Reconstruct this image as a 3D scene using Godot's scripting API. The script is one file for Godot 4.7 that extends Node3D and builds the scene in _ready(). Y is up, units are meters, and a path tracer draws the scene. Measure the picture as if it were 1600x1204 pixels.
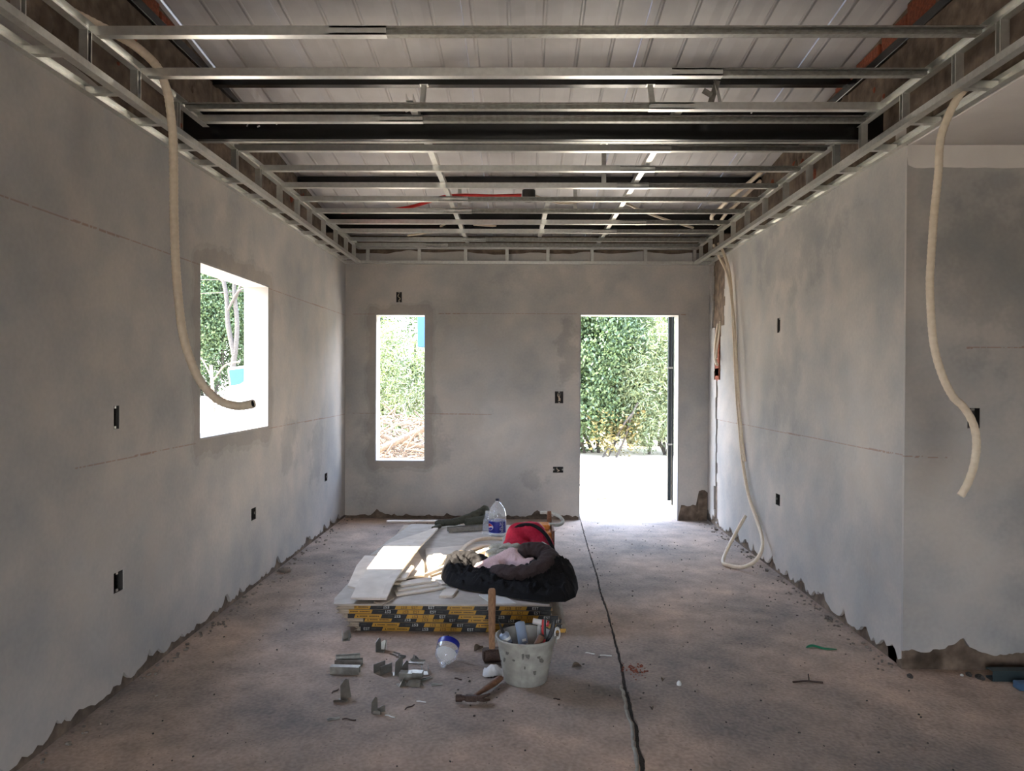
extends Node3D
# A plastered room under construction: suspended-ceiling framing overhead, plasterboard stack on the slab.

const XL := -1.815      # left wall face
const XR := 1.892       # right wall face
const ZB := -7.86       # back wall face
const ZC := -3.834      # wall that turns off to the right
const FRAME_Y := 2.60   # underside of the perimeter frame
const BAR_Y := 2.75     # underside of the battens
const ZREAR := 2.6
const XFAR := 4.8

var rng := RandomNumberGenerator.new()
var taken := {}
var M := {}

# ------------------------------------------------------------------ mesh builder
class MB:
	var v := PackedVector3Array()
	var n := PackedVector3Array()
	var t := PackedVector2Array()
	func tri(a: Vector3, b: Vector3, c: Vector3, na: Vector3, nb: Vector3, nc: Vector3, ua := Vector2.ZERO, ub := Vector2.ZERO, uc := Vector2.ZERO) -> void:
		var g := (c - a).cross(b - a)
		if g.length_squared() < 1e-16:
			return
		if g.dot(na + nb + nc) >= 0.0:
			v.append(a); v.append(b); v.append(c); n.append(na); n.append(nb); n.append(nc); t.append(ua); t.append(ub); t.append(uc)
		else:
			v.append(a); v.append(c); v.append(b); n.append(na); n.append(nc); n.append(nb); t.append(ua); t.append(uc); t.append(ub)
	func quad(a: Vector3, b: Vector3, c: Vector3, d: Vector3, nn: Vector3, ua := Vector2(0, 0), ub := Vector2(1, 0), uc := Vector2(1, 1), ud := Vector2(0, 1)) -> void:
		tri(a, b, c, nn, nn, nn, ua, ub, uc)
		tri(a, c, d, nn, nn, nn, ua, uc, ud)
	func box(x: Transform3D, s: Vector3, bev := 0.0) -> void:
		var h := s * 0.5
		if bev <= 0.0:
			for ax in 3:
				for sg in [-1.0, 1.0]:
					var nn := Vector3.ZERO; nn[ax] = sg
					var a1 := (ax + 1) % 3
					var a2 := (ax + 2) % 3
					var p := []
					for q in [[-1, -1], [1, -1], [1, 1], [-1, 1]]:
						var c := Vector3.ZERO
						c[ax] = sg * h[ax]; c[a1] = q[0] * h[a1]; c[a2] = q[1] * h[a2]
						p.append(x * c)
					quad(p[0], p[1], p[2], p[3], (x.basis * nn).normalized())
			return
		var b := minf(bev, minf(h.x, minf(h.y, h.z)) * 0.9)
		for ax in 3:
			for sg in [-1.0, 1.0]:
				var nn := Vector3.ZERO; nn[ax] = sg
				var a1 := (ax + 1) % 3
				var a2 := (ax + 2) % 3
				var p := []
				for q in [[-1, -1], [1, -1], [1, 1], [-1, 1]]:
					var c := Vector3.ZERO
					c[ax] = sg * h[ax]; c[a1] = q[0] * (h[a1] - b); c[a2] = q[1] * (h[a2] - b)
					p.append(x * c)
				quad(p[0], p[1], p[2], p[3], (x.basis * nn).normalized())
		for ax in 3:
			var a1 := (ax + 1) % 3
			var a2 := (ax + 2) % 3
			for s1 in [-1.0, 1.0]:
				for s2 in [-1.0, 1.0]:
					var p := []
					for e in [-1.0, 1.0]:
						var c := Vector3.ZERO
						c[ax] = e * (h[ax] - b); c[a1] = s1 * h[a1]; c[a2] = s2 * (h[a2] - b)
						var d := c
						d[a1] = s1 * (h[a1] - b); d[a2] = s2 * h[a2]
						p.append(x * c); p.append(x * d)
					var nn := Vector3.ZERO; nn[a1] = s1; nn[a2] = s2
					quad(p[0], p[1], p[3], p[2], (x.basis * nn).normalized())
		for sx in [-1.0, 1.0]:
			for sy in [-1.0, 1.0]:
				for sz in [-1.0, 1.0]:
					var nn: Vector3 = (x.basis * Vector3(sx, sy, sz)).normalized()
					tri(x * Vector3(sx * h.x, sy * (h.y - b), sz * (h.z - b)), x * Vector3(sx * (h.x - b), sy * h.y, sz * (h.z - b)), x * Vector3(sx * (h.x - b), sy * (h.y - b), sz * h.z), nn, nn, nn)
	func aabb(lo: Vector3, hi: Vector3, bev := 0.0) -> void:
		box(Transform3D(Basis(), (lo + hi) * 0.5), hi - lo, bev)
	# polygon in local XY pushed along local Z
	func prism(poly: PackedVector2Array, x: Transform3D, depth: float, uvscale := 1.0) -> void:
		var idx := Geometry2D.triangulate_polygon(poly)
		var nz := x.basis.z.normalized()
		for i in range(0, idx.size(), 3):
			for lay in 2:
				var z := depth if lay == 1 else 0.0
				var nn := nz if lay == 1 else -nz
				var a := poly[idx[i]]; var b := poly[idx[i + 1]]; var c := poly[idx[i + 2]]
				tri(x * Vector3(a.x, a.y, z), x * Vector3(b.x, b.y, z), x * Vector3(c.x, c.y, z), nn, nn, nn, a * uvscale, b * uvscale, c * uvscale)
		var cw := Geometry2D.is_polygon_clockwise(poly)
		var run := 0.0
		for i in poly.size():
			var a := poly[i]; var b := poly[(i + 1) % poly.size()]
			var e := (b - a)
			var o := Vector2(e.y, -e.x) if not cw else Vector2(-e.y, e.x)
			var nn := (x.basis * Vector3(o.x, o.y, 0)).normalized()
			var l := e.length()
			quad(x * Vector3(a.x, a.y, 0), x * Vector3(b.x, b.y, 0), x * Vector3(b.x, b.y, depth), x * Vector3(a.x, a.y, depth), nn, Vector2(run, 0), Vector2(run + l, 0), Vector2(run + l, depth), Vector2(run, depth))
			run += l
	# section extruded from a to b; section axes given
	func bar(sec: PackedVector2Array, a: Vector3, b: Vector3, xa: Vector3, ya: Vector3) -> void:
		var z := (b - a)
		prism(sec, Transform3D(Basis(xa, ya, z.normalized()), a), z.length())
	func tube(pts: PackedVector3Array, rad: Variant, sides := 10, caps := true, squash := 1.0) -> void:
		var m := pts.size()
		var fr := []
		var up := Vector3.UP
		for i in m:
			var d := (pts[mini(i + 1, m - 1)] - pts[maxi(i - 1, 0)]).normalized()
			if i == 0 and absf(d.dot(up)) > 0.9:
				up = Vector3.RIGHT
			var s := d.cross(up).normalized()
			up = s.cross(d).normalized()
			fr.append([s, up, d])
		var run := 0.0
		for i in m:
			if i > 0:
				run += pts[i].distance_to(pts[i - 1])
			if i == m - 1:
				break
			var r0: float = rad[i] if rad is PackedFloat32Array else rad
			var r1: float = rad[i + 1] if rad is PackedFloat32Array else rad
			var l := pts[i].distance_to(pts[i + 1])
			for k in sides:
				var a0 := TAU * k / sides
				var a1 := TAU * (k + 1) / sides
				var p := []
				var q := []
				for w in [[i, a0, r0], [i, a1, r0], [i + 1, a1, r1], [i + 1, a0, r1]]:
					var f: Array = fr[w[0]]
					var dir: Vector3 = f[0] * cos(w[1]) + f[1] * sin(w[1]) * squash
					p.append(pts[w[0]] + dir * float(w[2])); q.append(dir.normalized())
				var u0 := float(k) / sides
				var u1 := float(k + 1) / sides
				tri(p[0], p[1], p[2], q[0], q[1], q[2], Vector2(u0, run), Vector2(u1, run), Vector2(u1, run + l))
				tri(p[0], p[2], p[3], q[0], q[2], q[3], Vector2(u0, run), Vector2(u1, run + l), Vector2(u0, run + l))
		if caps:
			for e in [0, m - 1]:
				var f: Array = fr[e]
				var nn: Vector3 = -f[2] if e == 0 else f[2]
				var r: float = rad[e] if rad is PackedFloat32Array else rad
				for k in sides:
					var a0 := TAU * k / sides
					var a1 := TAU * (k + 1) / sides
					tri(pts[e], pts[e] + (f[0] * cos(a0) + f[1] * sin(a0) * squash) * r, pts[e] + (f[0] * cos(a1) + f[1] * sin(a1) * squash) * r, nn, nn, nn)
	# profile of (radius, height), turned round local Y
	func lathe(prof: PackedVector2Array, x: Transform3D, sides := 32, u0 := 0.0, u1 := 1.0) -> void:
		var m := prof.size()
		var pn := []
		for i in m - 1:
			var e := prof[i + 1] - prof[i]
			pn.append(Vector2(e.y, -e.x).normalized())
		var tot := 0.0
		for i in m - 1:
			tot += prof[i].distance_to(prof[i + 1])
		var run := 0.0
		for i in m - 1:
			var l := prof[i].distance_to(prof[i + 1])
			var na: Vector2 = pn[i]
			var nb: Vector2 = pn[i]
			if i > 0 and pn[i].dot(pn[i - 1]) > 0.6:
				na = (pn[i] + pn[i - 1]).normalized()
			if i < m - 2 and pn[i].dot(pn[i + 1]) > 0.6:
				nb = (pn[i] + pn[i + 1]).normalized()
			for k in sides:
				var f0 := lerpf(u0, u1, float(k) / sides)
				var f1 := lerpf(u0, u1, float(k + 1) / sides)
				var p := []
				var q := []
				var t2 := []
				for w in [[prof[i], f0, na, run], [prof[i], f1, na, run], [prof[i + 1], f1, nb, run + l], [prof[i + 1], f0, nb, run + l]]:
					var c := cos(w[1] * TAU); var s := sin(w[1] * TAU)
					p.append(x * Vector3(w[0].x * c, w[0].y, w[0].x * s))
					q.append((x.basis * Vector3(w[2].x * c, w[2].y, w[2].x * s)).normalized())
					t2.append(Vector2((w[1] - u0) / (u1 - u0), 1.0 - w[3] / tot))
				tri(p[0], p[1], p[2], q[0], q[1], q[2], t2[0], t2[1], t2[2])
				tri(p[0], p[2], p[3], q[0], q[2], q[3], t2[0], t2[2], t2[3])
			run += l
	# smooth surface from a function of (u, v)
	func grid(f: Callable, nu: int, nv: int, flip := false) -> void:
		var p := []
		for j in nv + 1:
			var row := PackedVector3Array()
			for i in nu + 1:
				row.append(f.call(float(i) / nu, float(j) / nv))
			p.append(row)
		var q := []
		for j in nv + 1:
			var row := PackedVector3Array()
			for i in nu + 1:
				var a: Vector3 = p[j][mini(i + 1, nu)] - p[j][maxi(i - 1, 0)]
				var b: Vector3 = p[mini(j + 1, nv)][i] - p[maxi(j - 1, 0)][i]
				var c := a.cross(b).normalized()
				row.append(-c if flip else c)
			q.append(row)
		for j in nv:
			for i in nu:
				var u0 := float(i) / nu; var u1 := float(i + 1) / nu
				var w0 := float(j) / nv; var w1 := float(j + 1) / nv
				tri(p[j][i], p[j][i + 1], p[j + 1][i + 1], q[j][i], q[j][i + 1], q[j + 1][i + 1], Vector2(u0, w0), Vector2(u1, w0), Vector2(u1, w1))
				tri(p[j][i], p[j + 1][i + 1], p[j + 1][i], q[j][i], q[j + 1][i + 1], q[j + 1][i], Vector2(u0, w0), Vector2(u1, w1), Vector2(u0, w1))
	func mesh() -> ArrayMesh:
		var a := []
		a.resize(Mesh.ARRAY_MAX)
		a[Mesh.ARRAY_VERTEX] = v; a[Mesh.ARRAY_NORMAL] = n; a[Mesh.ARRAY_TEX_UV] = t
		var m := ArrayMesh.new()
		m.add_surface_from_arrays(Mesh.PRIMITIVE_TRIANGLES, a)
		return m

# soft bodies: tapered capsules joined by a smooth minimum, meshed as surface nets
func blob(mb: MB, bones: Array, cell: float, k: float, wrinkle: Callable, floor_y := -99.0) -> void:
	var lo := Vector3.ONE * 1e9
	var hi := -lo
	for b in bones:
		var r: float = maxf(b[2], b[3]) + k + cell * 2.0
		lo = lo.min(b[0] - Vector3.ONE * r).min(b[1] - Vector3.ONE * r)
		hi = hi.max(b[0] + Vector3.ONE * r).max(b[1] + Vector3.ONE * r)
	lo.y = maxf(lo.y, floor_y - cell * 1.5)
	var d := Vector3i((hi - lo) / cell) + Vector3i.ONE * 2
	var f := PackedFloat32Array()
	f.resize(d.x * d.y * d.z)
	var at := 0
	for z in d.z:
		for y in d.y:
			for x in d.x:
				var p := lo + Vector3(x, y, z) * cell
				var s := 1e9
				for b in bones:
					var ab: Vector3 = b[1] - b[0]
					var h := clampf((p - b[0]).dot(ab) / maxf(ab.length_squared(), 1e-9), 0.0, 1.0)
					var e: float = p.distance_to(b[0] + ab * h) - lerpf(b[2], b[3], h)
					var m := clampf(0.5 + 0.5 * (s - e) / k, 0.0, 1.0)
					s = lerpf(s, e, m) - k * m * (1.0 - m) if s < 1e8 else e
				if s < 0.06:
					s += float(wrinkle.call(p))
				s = maxf(s, floor_y - p.y)
				f[at] = s
				at += 1
	var vid := {}
	var vs := PackedVector3Array()
	var sx := 1
	var sy := d.x
	var sz := d.x * d.y
	for z in d.z - 1:
		for y in d.y - 1:
			for x in d.x - 1:
				var o := x + y * sy + z * sz
				var c := [f[o], f[o + sx], f[o + sy], f[o + sx + sy], f[o + sz], f[o + sx + sz], f[o + sy + sz], f[o + sx + sy + sz]]
				var neg := 0
				for q in c:
					if q < 0.0:
						neg += 1
				if neg == 0 or neg == 8:
					continue
				var sum := Vector3.ZERO
				var cnt := 0
				for e in [[0, 1], [2, 3], [4, 5], [6, 7], [0, 2], [1, 3], [4, 6], [5, 7], [0, 4], [1, 5], [2, 6], [3, 7]]:
					var fa: float = c[e[0]]
					var fb: float = c[e[1]]
					if (fa < 0.0) != (fb < 0.0):
						var w := fa / (fa - fb)
						var pa := Vector3(e[0] & 1, (e[0] >> 1) & 1, (e[0] >> 2) & 1)
						var pb := Vector3(e[1] & 1, (e[1] >> 1) & 1, (e[1] >> 2) & 1)
						sum += pa.lerp(pb, w)
						cnt += 1
				vid[o] = vs.size()
				vs.append(lo + (Vector3(x, y, z) + sum / cnt) * cell)
	var ns := PackedVector3Array()
	ns.resize(vs.size())
	var quads := []
	for z in range(1, d.z - 1):
		for y in range(1, d.y - 1):
			for x in range(1, d.x - 1):
				var o := x + y * sy + z * sz
				for ax in [[sx, sy, sz], [sy, sz, sx], [sz, sx, sy]]:
					var a := f[o] < 0.0
					if a != (f[o + ax[0]] < 0.0):
						var i0 = vid.get(o - ax[1] - ax[2]); var i1 = vid.get(o - ax[2]); var i2 = vid.get(o); var i3 = vid.get(o - ax[1])
						if i0 == null or i1 == null or i2 == null or i3 == null:
							continue
						var q := [i0, i1, i2, i3]
						var g: Vector3 = (vs[q[2]] - vs[q[0]]).cross(vs[q[3]] - vs[q[1]])
						var dirn := Vector3(1 if ax[0] == sx else 0, 1 if ax[0] == sy else 0, 1 if ax[0] == sz else 0)
						if not a:
							dirn = -dirn
						if g.dot(dirn) < 0.0:
							g = -g
						for w in q:
							ns[w] += g
						quads.append(q)
	for q in quads:
		var p := []
		var nn := []
		for w in q:
			p.append(vs[w]); nn.append(ns[w].normalized())
		mb.tri(p[0], p[1], p[2], nn[0], nn[1], nn[2])
		mb.tri(p[0], p[2], p[3], nn[0], nn[2], nn[3])

# ------------------------------------------------------------------ scene helpers
func numbered(called: String) -> String:
	if not taken.has(called):
		taken[called] = 0
		return called
	taken[called] += 1
	return "%s_%03d" % [called, taken[called]]

func obj(called: String, mb: MB, m: Material, parent: Node = null) -> MeshInstance3D:
	var o := MeshInstance3D.new()
	o.mesh = mb.mesh()
	o.material_override = m
	if parent == null:
		o.name = numbered(called)
		add_child(o)
	else:
		o.name = called
		parent.add_child(o, true)
	return o

func tag(o: Node, label: String, category: String, group := "") -> Node:
	o.set_meta("label", label)
	o.set_meta("category", category)
	if group:
		o.set_meta("group", group)
	return o

func thing(called: String, label: String, category: String, at := Vector3.ZERO, turn := 0.0, group := "") -> Node3D:
	var o := Node3D.new()
	o.name = numbered(called)
	add_child(o)
	o.position = at
	o.rotation.y = turn
	tag(o, label, category, group)
	return o

func struct(called: String, mb: MB, m: Material, label: String, parent: Node = null) -> MeshInstance3D:
	var o := obj(called, mb, m, parent)
	if parent == null:
		o.set_meta("kind", "structure")
		o.set_meta("label", label)
	return o

func xf(p := Vector3.ZERO, yaw := 0.0, pitch := 0.0, roll := 0.0) -> Transform3D:
	return Transform3D(Basis.from_euler(Vector3(deg_to_rad(pitch), deg_to_rad(yaw), deg_to_rad(roll))), p)

func smooth_path(pts: Array, per := 6) -> PackedVector3Array:
	var out := PackedVector3Array()
	var m := pts.size()
	for i in m - 1:
		var a: Vector3 = pts[maxi(i - 1, 0)]
		var b: Vector3 = pts[i]
		var c: Vector3 = pts[i + 1]
		var d: Vector3 = pts[mini(i + 2, m - 1)]
		for k in per:
			out.append(b.cubic_interpolate(c, a, d, float(k) / per))
	out.append(pts[m - 1])
	return out

func noise(freq: float, sd: int, oct := 4) -> FastNoiseLite:
	var f := FastNoiseLite.new()
	f.seed = sd
	f.noise_type = FastNoiseLite.TYPE_SIMPLEX_SMOOTH
	f.frequency = freq
	f.fractal_octaves = oct
	return f

func noise_bytes(w: int, h: int, freq: float, sd: int, oct := 4) -> PackedByteArray:
	var im := noise(freq, sd, oct).get_image(w, h, false, false, true)
	im.convert(Image.FORMAT_L8)
	return im.get_data()

func tex_of(w: int, h: int, px: PackedByteArray, fmt := Image.FORMAT_RGB8) -> ImageTexture:
	return ImageTexture.create_from_image(Image.create_from_data(w, h, false, fmt, px))

func std(color: Color, rough := 0.8, metal := 0.0) -> StandardMaterial3D:
	var m := StandardMaterial3D.new()
	m.albedo_color = color
	m.roughness = rough
	m.metallic = metal
	return m

# grainy triplanar material: colour ramps between two tones over noise, with relief
func grainy(c0: Color, c1: Color, rough: float, metal: float, size: float, freq: float, sd: int, relief := 0.0, oct := 4) -> StandardMaterial3D:
	var m := std(Color.WHITE, rough, metal)
	var w := 256
	var b := noise_bytes(w, w, freq, sd, oct)
	var px := PackedByteArray()
	px.resize(w * w * 3)
	for i in w * w:
		var k := b[i] / 255.0
		px[i * 3] = int(lerpf(c0.r, c1.r, k) * 255.0)
		px[i * 3 + 1] = int(lerpf(c0.g, c1.g, k) * 255.0)
		px[i * 3 + 2] = int(lerpf(c0.b, c1.b, k) * 255.0)
	m.albedo_texture = tex_of(w, w, px)
	m.uv1_triplanar = true
	m.uv1_world_triplanar = true
	m.uv1_scale = Vector3.ONE / size
	if relief > 0.0:
		m.heightmap_enabled = true
		m.heightmap_texture = tex_of(w, w, b, Image.FORMAT_L8)
		m.heightmap_scale = relief
	return m

# ------------------------------------------------------------------ materials
# trowelled plaster over a rectangle of wall (metres), one texel about 5 mm; marks are matter: damp render round openings, chalk lines, smears
func plaster(wm: float, hm: float, sd: int, base: Color, lines: Array, patches: Array, halos: Array) -> StandardMaterial3D:
	var w := int(wm / 0.005)
	var h := int(hm / 0.005)
	var big := noise_bytes(w, h, 0.0035, sd, 4)
	var mid := noise_bytes(w, h, 0.016, sd + 1, 4)
	var fine := noise_bytes(w, h, 0.16, sd + 2, 2)
	var px := PackedByteArray()
	px.resize(w * h * 3)
	for y in h:
		var vm := hm - (y + 0.5) * 0.005
		for x in w:
			var i := y * w + x
			var um := (x + 0.5) * 0.005
			var k := 1.0 + (big[i] - 128) * 0.00075 + (mid[i] - 128) * 0.0003 + (fine[i] - 128) * 0.00016
			var warm := (mid[i] + big[i] - 256) * 0.00012
			for hl in halos:
				var dx: float = maxf(maxf(hl[0] - um, um - hl[2]), 0.0)
				var dy: float = maxf(maxf(hl[1] - vm, vm - hl[3]), 0.0)
				var dd := sqrt(dx * dx + dy * dy) + (mid[i] - 128) * 0.00035
				if dd < hl[4]:
					k *= 0.90
					warm += 0.010
				elif dd < hl[4] + 0.03:
					k *= 0.955
			for pt in patches:
				var ex: float = (um - pt[0]) / pt[2]
				var ey: float = (vm - pt[1]) / pt[3]
				var e := ex * ex + ey * ey + (mid[i] - 128) * 0.009 + (fine[i] - 128) * 0.0015
				if e < 1.0:
					k *= 1.0 + pt[4] * 0.6 * minf(1.0, (1.0 - e) * 1.6)
			var r := base.r * (k + warm)
			var g := base.g * k
			var b := base.b * (k - warm)
			for ln in lines:
				var f: float = (um - ln[0]) / (ln[2] - ln[0])
				if f > 0.0 and f < 1.0:
					var dl := absf(vm - lerpf(ln[1], ln[3], f))
					if dl < 0.003 and fine[i] > 85:
						r *= 0.88; g *= 0.78; b *= 0.74
			px[i * 3] = clampi(int(r * 255.0), 0, 255)
			px[i * 3 + 1] = clampi(int(g * 255.0), 0, 255)
			px[i * 3 + 2] = clampi(int(b * 255.0), 0, 255)
	var m := std(Color.WHITE, 0.86)
	m.albedo_texture = tex_of(w, h, px)
	m.heightmap_enabled = true
	m.heightmap_texture = tex_of(w, h, mid, Image.FORMAT_L8)
	m.heightmap_scale = 0.35
	return m

func make_materials() -> void:
	M.steel = grainy(Color(0.80, 0.795, 0.77), Color(0.87, 0.865, 0.84), 0.32, 0.9, 0.5, 0.05, 3)
	M.steel_dull = grainy(Color(0.54, 0.53, 0.50), Color(0.66, 0.65, 0.62), 0.40, 0.85, 0.4, 0.05, 5)
	M.black_steel = grainy(Color(0.045, 0.042, 0.042), Color(0.075, 0.07, 0.07), 0.24, 0.0, 0.6, 0.03, 7)
	M.brick = grainy(Color(0.40, 0.19, 0.12), Color(0.60, 0.32, 0.21), 0.92, 0.0, 0.4, 0.05, 9, 0.3)
	M.mortar = grainy(Color(0.30, 0.255, 0.215), Color(0.52, 0.45, 0.385), 0.95, 0.0, 0.9, 0.03, 11, 0.6)
	M.cement = grainy(Color(0.40, 0.37, 0.34), Color(0.60, 0.55, 0.50), 0.95, 0.0, 0.5, 0.06, 13, 0.8)
	M.stain = grainy(Color(0.33, 0.32, 0.30), Color(0.45, 0.44, 0.41), 0.9, 0.0, 0.1, 0.05, 14)
	M.dark_cement = grainy(Color(0.16, 0.15, 0.14), Color(0.32, 0.30, 0.28), 0.95, 0.0, 0.15, 0.06, 15, 0.4)
	M.reveal = grainy(Color(0.60, 0.59, 0.58), Color(0.67, 0.66, 0.65), 0.9, 0.0, 1.3, 0.02, 17, 0.1)
	M.ceiling_paint = grainy(Color(0.83, 0.80, 0.77), Color(0.89, 0.865, 0.835), 0.9, 0.0, 1.5, 0.015, 19)
	M.sheet = grainy(Color(0.73, 0.715, 0.71), Color(0.79, 0.775, 0.77), 0.55, 0.0, 1.1, 0.015, 21)
	M.conduit = grainy(Color(0.80, 0.73, 0.63), Color(0.88, 0.82, 0.73), 0.55, 0.0, 0.3, 0.03, 23)
	M.gypsum = grainy(Color(0.745, 0.70, 0.645), Color(0.83, 0.79, 0.735), 0.85, 0.0, 0.8, 0.02, 25)
	M.gypsum_back = grainy(Color(0.62, 0.56, 0.49), Color(0.72, 0.66, 0.58), 0.9, 0.0, 0.6, 0.02, 27)
	M.gypsum_grey = grainy(Color(0.63, 0.595, 0.55), Color(0.72, 0.685, 0.64), 0.85, 0.0, 0.8, 0.02, 29)
	M.wood = grainy(Color(0.46, 0.33, 0.23), Color(0.66, 0.50, 0.37), 0.7, 0.0, 0.12, 0.03, 31)
	M.wood.uv1_scale = Vector3(10, 3, 10)
	M.dark_wood = grainy(Color(0.33, 0.21, 0.14), Color(0.54, 0.38, 0.27), 0.65, 0.0, 0.2, 0.04, 33)
	M.iron = grainy(Color(0.17, 0.12, 0.10), Color(0.36, 0.28, 0.24), 0.6, 0.5, 0.12, 0.06, 35, 0.1)
	M.bucket = grainy(Color(0.50, 0.49, 0.46), Color(0.69, 0.68, 0.64), 0.85, 0.0, 0.5, 0.03, 37, 0.1)
	M.black_cloth = grainy(Color(0.065, 0.062, 0.068), Color(0.10, 0.095, 0.10), 0.85, 0.0, 0.2, 0.08, 39)
	M.brown_cloth = grainy(Color(0.19, 0.155, 0.155), Color(0.26, 0.215, 0.21), 0.85, 0.0, 0.2, 0.08, 41)
	M.red_cloth = grainy(Color(0.58, 0.085, 0.17), Color(0.74, 0.15, 0.26), 0.7, 0.0, 0.3, 0.05, 43)
	M.pink_cloth = grainy(Color(0.72, 0.60, 0.60), Color(0.84, 0.74, 0.73), 0.9, 0.0, 0.2, 0.06, 45)
	M.pale_cloth = grainy(Color(0.60, 0.60, 0.56), Color(0.76, 0.76, 0.72), 0.9, 0.0, 0.2, 0.06, 47)
	M.olive_cloth = grainy(Color(0.20, 0.20, 0.17), Color(0.33, 0.33, 0.28), 0.9, 0.0, 0.2, 0.08, 49)
	for nm in ["black_cloth", "brown_cloth", "red_cloth", "pink_cloth", "pale_cloth", "olive_cloth"]:
		M[nm].metallic_specular = 0.32    # woven cloth has little gloss
	M.orange = grainy(Color(0.72, 0.42, 0.13), Color(0.84, 0.55, 0.22), 0.6, 0.0, 0.3, 0.05, 51)
	M.ground = grainy(Color(0.72, 0.67, 0.58), Color(0.85, 0.81, 0.73), 0.95, 0.0, 3.0, 0.03, 53, 2.0)
	M.bark = grainy(Color(0.20, 0.18, 0.16), Color(0.32, 0.295, 0.27), 0.9, 0.0, 0.5, 0.05, 55, 0.4)
	M.dead = grainy(Color(0.30, 0.25, 0.21), Color(0.50, 0.44, 0.38), 0.9, 0.0, 0.4, 0.05, 57)
	M.blue = std(Color(0.06, 0.24, 0.40), 0.5)
	M.dark_green_steel = std(Color(0.10, 0.14, 0.15), 0.45)
	M.red_hose = std(Color(0.72, 0.06, 0.05), 0.45)
	M.box_grey = std(Color(0.16, 0.15, 0.14), 0.7)
	M.box_dark = std(Color(0.055, 0.045, 0.04), 0.85)
	M.white_plastic = std(Color(0.82, 0.82, 0.80), 0.5)
	M.grey_plastic = std(Color(0.50, 0.55, 0.62), 0.4)
	M.navy = std(Color(0.05, 0.07, 0.18), 0.5)
	M.black_plastic = std(Color(0.06, 0.06, 0.065), 0.5)
	M.red_plastic = std(Color(0.70, 0.16, 0.17), 0.5)
	M.green_plastic = std(Color(0.02, 0.42, 0.27), 0.5)
	M.paper = std(Color(0.78, 0.77, 0.75), 0.9)
	var cl := std(Color(0.86, 0.89, 0.92, 0.22), 0.08)
	cl.transparency = BaseMaterial3D.TRANSPARENCY_ALPHA
	M.clear = cl
	# leaves: white albedo times the copy's own colour
	for q in [["leaf", 0.5]]:
		var l := std(Color.WHITE, q[1])
		l.vertex_color_use_as_albedo = true
		l.backlight_enabled = true
		l.backlight = Color(0.55, 0.62, 0.30)
		l.cull_mode = BaseMaterial3D.CULL_DISABLED
		M[q[0]] = l
	floor_material()

func floor_material() -> void:
	var w := 1000
	var h := 1200
	var big := noise_bytes(w, h, 0.004, 71, 4)
	var mid := noise_bytes(w, h, 0.02, 72, 4)
	var fine := noise_bytes(w, h, 0.2, 73, 2)
	var streak := noise_bytes(w, h, 0.05, 74, 3)
	var px := PackedByteArray()
	px.resize(w * h * 3)
	for i in w * h:
		var k := 1.0 + (big[i] - 128) * 0.0013 + (mid[i] - 128) * 0.0009 + (fine[i] - 128) * 0.0008
		if fine[i] > 206 and mid[i] > 140:
			k *= 0.72
		if streak[i] > 190:
			k *= 0.94
		var warm := (big[i] - 120) * 0.00028 + (mid[i] - 128) * 0.0001
		px[i * 3] = clampi(int(0.610 * (k + warm) * 255.0), 0, 255)
		px[i * 3 + 1] = clampi(int(0.542 * k * 255.0), 0, 255)
		px[i * 3 + 2] = clampi(int(0.492 * (k - warm) * 255.0), 0, 255)
	var m := std(Color.WHITE, 0.9)
	m.albedo_texture = tex_of(w, h, px)
	m.heightmap_enabled = true
	m.heightmap_texture = tex_of(w, h, fine, Image.FORMAT_L8)
	m.heightmap_scale = 0.25
	M.floor = m

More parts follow.
